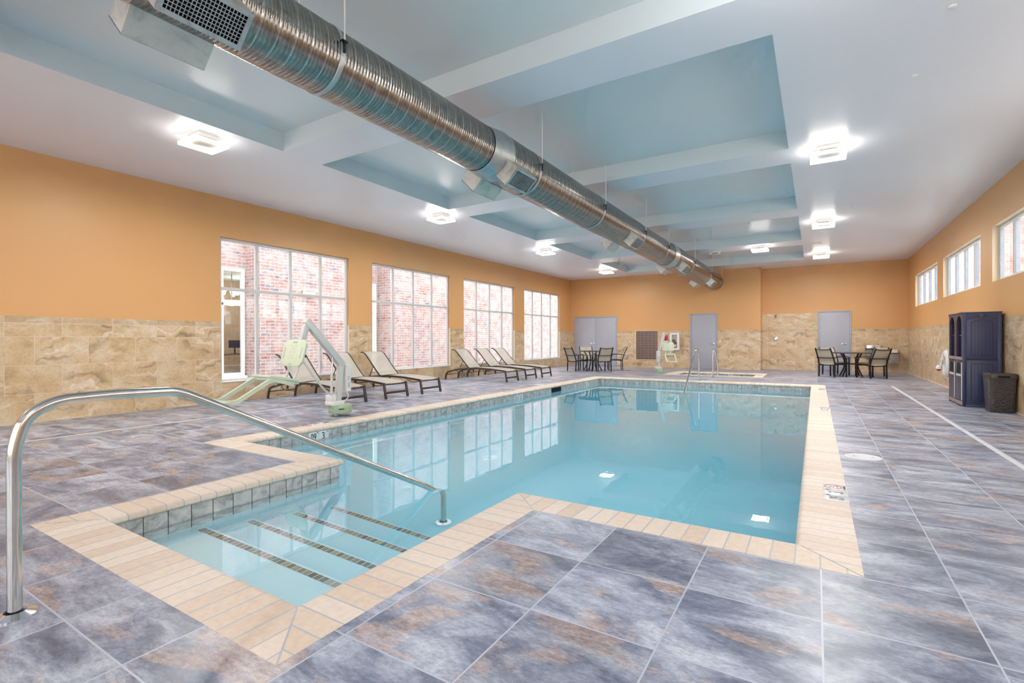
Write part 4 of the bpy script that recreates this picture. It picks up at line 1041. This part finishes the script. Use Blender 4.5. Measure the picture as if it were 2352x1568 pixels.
    mb.build('scroll_trim', M['rope'], dr)
    mb = MB(); mb.box(-.010, .0, .018, .034, .10, .745, .002); mb.build('door_edge_strip', M['strip'], r)
    mb = MB(); mb.box(-.006, .03, .0, Wd, .02, .08, .003); mb.build('plinth', M['tan'], r)
    return r
cb1 = make_cabinet(); cb1.location = (2.115, 11.10, 0); tag(cb1, 'dark navy towel cabinet with arched side panel, behind the woven hamper', 'cabinet', 'towel cabinets by the right wall')
dup(cb1, (2.115, 11.604, 0), 0, 'dark navy towel cabinet standing right of the life ring, farther of the two')

# hamper
hp = thing('laundry_hamper', 'dark brown woven laundry hamper with a lid in front of the cabinets', 'hamper', (2.465, 10.62, 0))
def rrect(cx, cy, w, d, r, n=5):
    out = []
    for sx, sy, a0 in ((1, 1, 0), (-1, 1, PI/2), (-1, -1, PI), (1, -1, 3*PI/2)):
        for k in range(n+1):
            a = a0+PI/2*k/n; out.append((cx+sx*(w/2-r)+r*math.cos(a), cy+sy*(d/2-r)+r*math.sin(a)))
    return out
mb = MB(); rings = []
for z, w, d in ((0, .285, .30), (.02, .295, .31), (.30, .315, .35), (.55, .335, .385)): rings.append([mb.bm.verts.new((x, y, z)) for x, y in rrect(0, 0, w, d, .06)])
for A, B in zip(rings, rings[1:]):
    for k in range(len(A)): mb.face([A[k], A[(k+1) % len(A)], B[(k+1) % len(A)], B[k]])
mb.face(rings[0][::-1]); mb.build('basket', M['weave'], hp, angle=60)
mb = MB(); rings = []
for z, w, d in ((.535, .348, .40), (.595, .352, .405), (.605, .34, .395), (.607, .1, .1)): rings.append([mb.bm.verts.new((x, y, z)) for x, y in rrect(0, 0, w, d, .065 if w > .2 else .04)])
for A, B in zip(rings, rings[1:]):
    for k in range(len(A)): mb.face([A[k], A[(k+1) % len(A)], B[(k+1) % len(A)], B[k]])
mb.face(rings[-1]); ld = mb.build('lid', M['darkframe'], hp)
mb = MB(); mb.box(-.07, .07, -.205, -.198, .545, .575, .003); mb.build('handle_slot', M['black'], hp)

# life ring and throw rope
lr = thing('life_ring', 'white life ring hung on the right tiled wall beside the cabinets', 'life ring', (2.560, 14.80, .58))
mb = MB(); mb.torus((0, 0, 0), .240, .072, 'X', 40, 14, .95); mb.build('ring', M['ring'], lr)
mb = MB()
for k in range(4):
    a0 = PI/4+k*PI/2; mb.tube([(-.03, (.325-.012*math.cos(2*(a-a0)))*math.cos(a), (.325-.012*math.cos(2*(a-a0)))*math.sin(a)) for a in [a0+PI/2*j/8 for j in range(9)]], .008, 6)
mb.build('grab_rope', M['rope'], lr)
for k in range(4):
    a = PI/4+k*PI/2; T = Matrix.Rotation(a, 4, 'X') @ Matrix.Translation((0, .240, 0)); mb = MB()
    mb.rtube([T @ Vector((.073*math.cos(q*PI/12), .077*math.sin(q*PI/12), 0)) for q in range(24)], .05, .003, closed=True, up=tuple(T.to_3x3() @ Vector((1, 0, 0)))); mb.build('strap', M['rope'], lr)
tr = thing('throw_rope', 'coiled white rescue rope with red and white float, beside the life ring', 'rope', (2.435, 14.74, .58))
mb = MB()
for k in range(4): mb.torus((.0+.015*k, 0.02*k, .02+.01*k), .085-.006*k, .009, 'X', 24, 8)
mb.tube(fillet([(.02, -.05, .10), (.0, .02, -.02), (-.02, .04, -.06)], .05), .007, 8); mb.build('coil', M['rope'], tr)
mb = MB(); mb.ball((-.02, .05, -.10), .062, 16, (1, 1, 1.15)); fl = mb.build('float', M['ring'], tr)
mb = MB(); R = .0628
prof = [(max(.001, R*math.sin(PI*k/8)), -R*1.16*math.cos(PI*k/8)) for k in range(4)]
mb.lathe(prof, 16, Matrix.Translation((-.02, .05, -.10))); mb.build('float_band', M['red'], fl)

# ---------------------------------------------------------------- back wall things
lp_ = thing('wall_panel', 'dark brown gridded panel with a pale frame on the back wall', 'panel', (-5.975, YB, .29))
mb = MB(); x0, x1, z0, z1 = -6.455, -5.495, .29, 1.535; f = .025
for a, b, c, d in ((x0, x1, z0, z0+f), (x0, x1, z1-f, z1), (x0, x0+f, z0+f, z1-f), (x1-f, x1, z0+f, z1-f)): mb.box(a, b, YB-.025, YB-.001, c, d, .002)
mb.build('panel_frame', M['reveal'], lp_, lp_.location); mb = MB(); mb.box(x0+f, x1-f, YB-.012, YB-.002, z0+f, z1-f); o = mb.build('gridded_face', M['lattice'], lp_, None, smooth=False)
o.location = -Vector(lp_.location)
ec = thing('extinguisher_cabinet', 'white glazed cabinet on the back wall holding a fire extinguisher', 'cabinet', (-4.82, YB, .72))
org = ec.location; x0, x1, z0, z1 = -5.005, -4.635, .72, 1.415; f = .085
mb = MB()
for a, b, c, d in ((x0, x1, z0, z0+f), (x0, x1, z1-f, z1), (x0, x0+f, z0+f, z1-f), (x1-f, x1, z0+f, z1-f)): mb.box(a, b, YB-.17, YB-.13, c, d, .004)
mb.build('cabinet_door', M['white'], ec, org)
mb = MB()
for a, b, c, d in ((x0+.01, x1-.01, z0+.01, z0+.03), (x0+.01, x1-.01, z1-.03, z1-.01), (x0+.01, x0+.03, z0+.03, z1-.03), (x1-.03, x1-.01, z0+.03, z1-.03)): mb.box(a, b, YB-.13, YB-.002, c, d)
mb.box(x0+.03, x1-.03, YB-.008, YB-.002, z0+.03, z1-.03); mb.build('cabinet_box', M['white'], ec, org, smooth=False)
mb = MB(); mb.box(x0+f, x1-f, YB-.152, YB-.149, z0+f, z1-f); mb.build('pane', M['glass'], ec, org, smooth=False)
mb = MB(); mb.box(x0+.03, x0+.045, YB-.185, YB-.17, 1.03, 1.12, .003); mb.build('latch', M['greyplate'], ec, org)
fe = thing('fire_extinguisher', 'small red fire extinguisher standing inside the white wall cabinet', 'fire extinguisher', (-4.815, YB-.075, .752), 0)
mb = MB(); mb.lathe([(.001, 0), (.055, 0), (.058, .012), (.058, .27), (.045, .31), (.02, .33), (.02, .345), (.001, .345)], 24); mb.build('cylinder', M['red'], fe)
mb = MB(); mb.lathe([(.0585, .10), (.0592, .105), (.0592, .19), (.0585, .195)], 24); mb.build('paper_label', M['marker'], fe)
mb = MB(); mb.box(-.014, .014, -.014, .014, .34, .375, .003); mb.bar((0, .0, .37), (.085, 0, .395), .016, .008); mb.bar((0, 0, .36), (.075, 0, .35), .016, .006); mb.build('valve_handle', M['red'], fe)
mb = MB(); mb.ball((-.05, -.03, .37), .04, 12); mb.build('inspection_tag', M['green'], fe)
mb = MB(); mb.tube(fillet([(-.01, 0, .36), (-.07, 0, .34), (-.075, 0, .20), (-.068, 0, .12)], .05), .010, 8); mb.build('hose', M['blackframe'], fe)
al = thing('alarm_box', 'small tall red alarm box on the back wall above the farther pool lift', 'alarm', (-5.19, YB, 1.21))
mb = MB(); mb.box(-.055, .055, -.05, -.001, -.105, .105, .005); mb.build('housing', M['red'], al)
mb = MB(); mb.box(-.035, .035, -.056, -.048, .03, .085, .003); mb.build('strobe_lens', M['redink'], al)
ol = thing('wall_outlet', 'small grey outlet box low on the back wall between table and brown panel', 'outlet', (-6.85, YB, .40))
mb = MB(); mb.box(-.045, .045, -.03, -.001, -.07, .07, .006); mb.build('cover_box', M['greyplate'], ol)
mb = MB(); mb.box(-.02, .02, -.034, -.029, -.02, .035, .002); mb.build('flip_lid', M['strip'], ol)
sh = thing('wall_shower', 'small shower head fixed high on the tiled wall by the single door', 'shower', (-1.28, YC, 1.99))
mb = MB(); mb.lathe([(.03, 0), (.03, .008), (.012, .014)], 16, Matrix.Translation((0, -.001, .05)) @ Matrix.Rotation(PI/2, 4, 'X')); mb.tube(fillet([(0, 0, .05), (0, -.09, .06), (0, -.15, .0)], .06), .010, 8); mb.build('shower_arm', M['wood'], sh)
mb = MB(); mb.lathe([(.012, .05), (.02, .02), (.045, -.02), (.045, -.03), (.001, -.03)], 20, Matrix.Translation((0, -.165, -.02)) @ Matrix.Rotation(-.45, 4, 'X')); mb.build('spray_head', M['chrome'], sh)
sv = thing('shower_valve', 'round chrome shower valve on the tiled wall under the shower head', 'shower valve', (-1.28, YC, 1.16))
R = Matrix.Rotation(PI/2, 4, 'X')
mb = MB(); mb.lathe([(.085, .001), (.085, .006), (.07, .014), (.03, .018), (.03, .05), (.001, .05)], 28, R); mb.build('valve_plate', M['chrome'], sv)
mb = MB(); mb.lathe([(.026, .05), (.028, .085), (.001, .087)], 16, R); mb.bar((0, -.07, 0), (.02, -.085, -.08), .016, .012); mb.build('valve_lever', M['chrome'], sv)

df = thing('drinking_fountain', 'two level steel drinking fountain on the wall behind the right table', 'drinking fountain', (1.95, YC, .31)); org = df.location
mb = MB(); mb.box(1.47, 2.02, YC-.28, YC-.002, .50, .80, .01); mb.box(1.95, 2.36, YC-.40, YC-.002, .315, .68, .012); mb.build('cabinet_body', M['fountain'], df, org)
for x0, x1, zt, nm in ((1.43, 1.91, .93, 'upper_basin'), (1.96, 2.38, .785, 'lower_basin')):
    mb = MB(); R = rrect((x0+x1)/2, YC-.24, x1-x0, .46, .07); R2 = rrect((x0+x1)/2, YC-.24, x1-x0-.08, .38, .05)
    A = [mb.bm.verts.new((x, y, zt-.10)) for x, y in R]; B = [mb.bm.verts.new((x, y, zt)) for x, y in R]; C_ = [mb.bm.verts.new((x, y, zt)) for x, y in R2]; D_ = [mb.bm.verts.new((x, y, zt-.03)) for x, y in R2]
    n = len(R)
    for P_, Q_ in ((A, B), (B, C_), (C_, D_)):
        for k in range(n): mb.face([P_[k], P_[(k+1) % n], Q_[(k+1) % n], Q_[k]])
    mb.face(D_); mb.face(A[::-1]); bs = mb.build(nm, M['steel'], df, org)
    mb = MB(); mb.tube(fillet([(x1-.09, YC-.30, zt-.02), (x1-.09, YC-.30, zt+.05), (x1-.13, YC-.29, zt+.055)], .03), .012, 8); mb.build('spout', M['chrome'], bs, org)

# ---------------------------------------------------------------- outside: neighbour wing, ground
mb = MB()
for a, b, c, d in cells([-60, XL-.12, XR+.14, 60], [-40, YR, YC+.1, 70], lambda x, y: not (XL-.12 < x < XR+.14 and YR < y < YC+.1)):
    mb.quad([(a, c, -.12), (b, c, -.12), (b, d, -.12), (a, d, -.12)])
g_ = mb.build('ground', M['concrete'], smooth=False); g_['kind'] = 'structure'
XF, XB = -14.0, -14.7
bw = thing('brick_building', 'red brick building wing seen close outside the left windows', 'building', (XF, 12, 0)); org = bw.location
W1, W2 = (6.1, 8.46, .10, 3.30), (12.55, 13.70, .10, 3.35)
def brick_face(mb, X, ya, yb, z1, hole=None):
    ys = [ya, yb]; zs = [-.2, z1]
    if hole: ys += hole[:2]; zs += hole[2:]
    for a, b, c, d in cells(ys, zs, lambda y, z: not (hole and hole[0] < y < hole[1] and hole[2] < z < hole[3])):
        mb.quad([(X, a, c), (X, b, c), (X, b, d), (X, a, d)])
mb = MB(); ZT = 7.2; YE = 32.0
brick_face(mb, XF, -6, 5.4, ZT); brick_face(mb, XB, 5.4, 8.525, ZT, W1); brick_face(mb, XF, 8.525, 12.3, ZT); brick_face(mb, XB, 12.3, 13.79, ZT, W2); brick_face(mb, XF, 13.79, YE, ZT)
for y in (5.4, 8.525, 12.3, 13.79): mb.quad([(XB, y, -.2), (XF, y, -.2), (XF, y, ZT), (XB, y, ZT)])
mb.quad([(XF, YE, -.2), (XB-4, YE, -.2), (XB-4, YE, ZT), (XF, YE, ZT)])
mb.build('brick_wall', M['brick'], bw, None, smooth=False, fix=False).location = -Vector(org)
for ya, yb, za, zb in (W1, W2):
    mb = MB(); f = .095; a, b = XB-.06, XB+.03
    mb.box(a, b, ya, ya+f, za, zb); mb.box(a, b, yb-f, yb, za, zb); mb.box(a, b, ya+f, yb-f, zb-f, zb); mb.box(a, b, ya+f, yb-f, za, za+f); mb.box(a, b-.01, ya+f, yb-f, 2.19, 2.27)
    if yb-ya > 1.3: mb.box(a, b-.01, 7.76, 7.84, za+f, zb-f)
    mb.box(XB-.02, XB+.10, ya-.04, yb+.04, za-.07, za)
    wf = mb.build('window_frame', M['white'], bw, org, smooth=False)
    mb = MB(); mb.box(XB-.03, XB-.025, ya+f, yb-f, za+f, zb-f); mb.build('window_pane', M['glass'], wf, org, smooth=False)
mb = MB(); mb.box(XF+.001, XF+.10, 9.96, 10.36, 2.58, 2.76, .01); mb.box(XF+.001, XF+.18, 9.92, 10.42, 2.75, 2.79, .004); mb.build('wall_lamp', M['white'], bw, org)
# lobby room behind the first window
mb = MB(); xa, xb, ya, yb, zb = -20.0, XB-.07, 4.3, 12.2, 3.5
mb.quad([(xa, ya, 0), (xa, yb, 0), (xa, yb, zb), (xa, ya, zb)], 0); mb.quad([(xa, yb, 0), (xb, yb, 0), (xb, yb, zb), (xa, yb, zb)], 0); mb.quad([(xa, ya, 0), (xb, ya, 0), (xb, ya, zb), (xa, ya, zb)], 0)
mb.quad([(xa, ya, 0), (xb, ya, 0), (xb, yb, 0), (xa, yb, 0)], 1); mb.quad([(xa, ya, zb), (xb, ya, zb), (xb, yb, zb), (xa, yb, zb)], 2)
mb.quad([(xb, 8.6, 0), (xb, 12.2, 0), (xb, 12.2, zb), (xb, 8.6, zb)], 0); mb.quad([(xb, 4.3, 0), (xb, 6.0, 0), (xb, 6.0, zb), (xb, 4.3, zb)], 0)
mb.build('lobby_room', [M['tanwall'], M['lobbyfloor'], M['lobbyceil']], bw, None, smooth=False).location = -Vector(org)
cl = thing('chandelier', 'lit chandelier with glass bowl and small shades inside the opposite window', 'chandelier', (-16.6, 9.13, 2.42))
mb = MB(); mb.lathe([(.001, -.12), (.12, -.10), (.24, -.03), (.30, .06), (.295, .065)], 28); mb.build('glass_bowl', M['warmglow'], cl)
mb = MB(); mb.tube([(0, 0, .0), (0, 0, 1.05)], .015, 8)
for k in range(5):
    a = k*2*PI/5; mb.tube(fillet([(.0, 0, .10), (.22*math.cos(a), .22*math.sin(a), .04), (.34*math.cos(a), .34*math.sin(a), .22)], .12), .010, 6)
mb.build('chandelier_arm', M['greyplate'], cl)
for k in range(5):
    a = k*2*PI/5; mb = MB(); mb.lathe([(.04, .22), (.065, .27), (.075, .33), (.11, .40), (.105, .40)], 16, Matrix.Translation((.34*math.cos(a), .34*math.sin(a), 0))); mb.build('glass_shade', M['warmglow'], cl)
ds = thing('lobby_desk', 'brown side table inside the opposite window, under the chandelier', 'table', (-17.0, 9.55, 0))
mb = MB(); mb.box(-.3, .3, -.8, .7, .66, .70, .005); mb.build('desk_top', M['wood'], ds)
for x in (-.26, .26):
    for y in (-.76, .66): mb = MB(); mb.box(x-.025, x+.025, y-.025, y+.025, .0, .66); mb.build('leg', M['wood'], ds)
mb = MB(); mb.box(-.26, .26, -.76, .66, .3, .33); mb.build('lower_shelf', M['white'], ds)
mn = thing('monitor', 'small dark screen on the table inside the opposite window', 'monitor', (-17.0, 9.45, .702))
mb = MB(); mb.box(-.02, .02, -.2, .2, .20, .46, .004); mb.build('screen', M['navy'], mn)
mb = MB(); mb.box(-.02, .02, -.02, .02, .0, .22); mb.box(-.08, .08, -.1, .1, 0, .012); mb.build('stand', M['blackframe'], mn)
# neighbour brick wing far outside the clerestory windows
nb_ = thing('brick_building', 'brick corner of another building outside the high right windows', 'building', (6.2, 27.5, 0))
mb = MB(); mb.box(0, 4, 0, 3, -.1, 6.2); mb.build('brick_wall', M['brick'], nb_, smooth=False)
mb = MB(); mb.box(-.15, 4.15, -.15, 3.15, 6.2, 6.4); mb.build('parapet', M['white'], nb_, smooth=False)
def water_fill(x, y, z, sx, sy, e, col, rot=(0, 0, 0)):
    L = bpy.data.lights.new('lamp', 'AREA'); L.shape = 'RECTANGLE'; L.size = sx; L.size_y = sy; L.energy = e; L.color = col
    o = bpy.data.objects.new('lamp', L); COL.objects.link(o); o.location = (x, y, z); o.rotation_euler = rot
water_fill((PX0+PX1)/2, (PY1+PY2)/2, WZ-.02, PX1-PX0-.1, PY2-PY1-.1, 118, (.90, .99, 1))  # added underwater fill, stands in for daylight passing through the pool surface
water_fill((SX0+SX1)/2, (SY0+PY1)/2, WZ-.02, SX1-SX0-.1, PY1-SY0-.1, 7, (.92, .99, 1))  # same added fill beneath the entry bay water
water_fill((HT[0]+HT[1])/2, (HT[2]+HT[3])/2, -.24, 2.2, 1.4, 5, (.9, .98, 1))  # added fill beneath the hot tub water
lamp_or_fill(-17.0, 7.6, 2.9, 60, .2); lamp_or_fill(-18.3, 10.5, 2.9, 50, .2)

# ---------------------------------------------------------------- daylight, camera, view
w = bpy.data.worlds.new('sky'); bpy.context.scene.world = w; w.use_nodes = True
nt = w.node_tree; nt.nodes.clear(); bg = nt.nodes.new('ShaderNodeBackground'); ou = nt.nodes.new('ShaderNodeOutputWorld')
tc = nt.nodes.new('ShaderNodeTexCoord'); sx = nt.nodes.new('ShaderNodeSeparateXYZ'); rp_ = nt.nodes.new('ShaderNodeValToRGB')
nt.links.new(tc.outputs['Generated'], sx.inputs[0]); nt.links.new(sx.outputs[2], rp_.inputs[0])
rp_.color_ramp.elements[0].color = (1, .99, .97, 1); rp_.color_ramp.elements[1].color = (.80, .89, 1, 1)
nt.links.new(rp_.outputs[0], bg.inputs[0]); bg.inputs[1].default_value = 5.0; nt.links.new(bg.outputs[0], ou.inputs[0])

cam = bpy.data.cameras.new('camera'); co = bpy.data.objects.new('camera', cam); COL.objects.link(co)
yaw, pit, rol = math.radians(-31.6025), math.radians(-.191), math.radians(-.1555)
fw = Vector((math.sin(yaw)*math.cos(pit), math.cos(yaw)*math.cos(pit), math.sin(pit)))
rt0 = Vector((math.cos(yaw), -math.sin(yaw), 0)); up0 = rt0.cross(fw)
rt = rt0*math.cos(rol)+up0*math.sin(rol); up = -rt0*math.sin(rol)+up0*math.cos(rol)
m = Matrix((rt, up, -fw)).transposed().to_4x4(); m.translation = (0, 0, 1.15); co.matrix_world = m
cam.sensor_width = 36; cam.lens = 1133.43/2352*36; cam.clip_start = .05; cam.clip_end = 300
sc = bpy.context.scene; sc.camera = co
sc.view_settings.view_transform = 'Standard'; sc.view_settings.look = 'None'; sc.view_settings.exposure = .25; sc.view_settings.gamma = 1.12
cy = sc.cycles
cy.use_denoising = True; cy.denoiser = 'OPENIMAGEDENOISE'
try: cy.denoising_input_passes = 'RGB_ALBEDO_NORMAL'
except Exception: pass
cy.max_bounces = 7; cy.diffuse_bounces = 4; cy.glossy_bounces = 3; cy.transmission_bounces = 4; cy.transparent_max_bounces = 8
cy.use_adaptive_sampling = True; cy.adaptive_threshold = .12; cy.adaptive_min_samples = 10
cy.sample_clamp_indirect = 6; cy.caustics_refractive = True; cy.caustics_reflective = False; cy.blur_glossy = .3
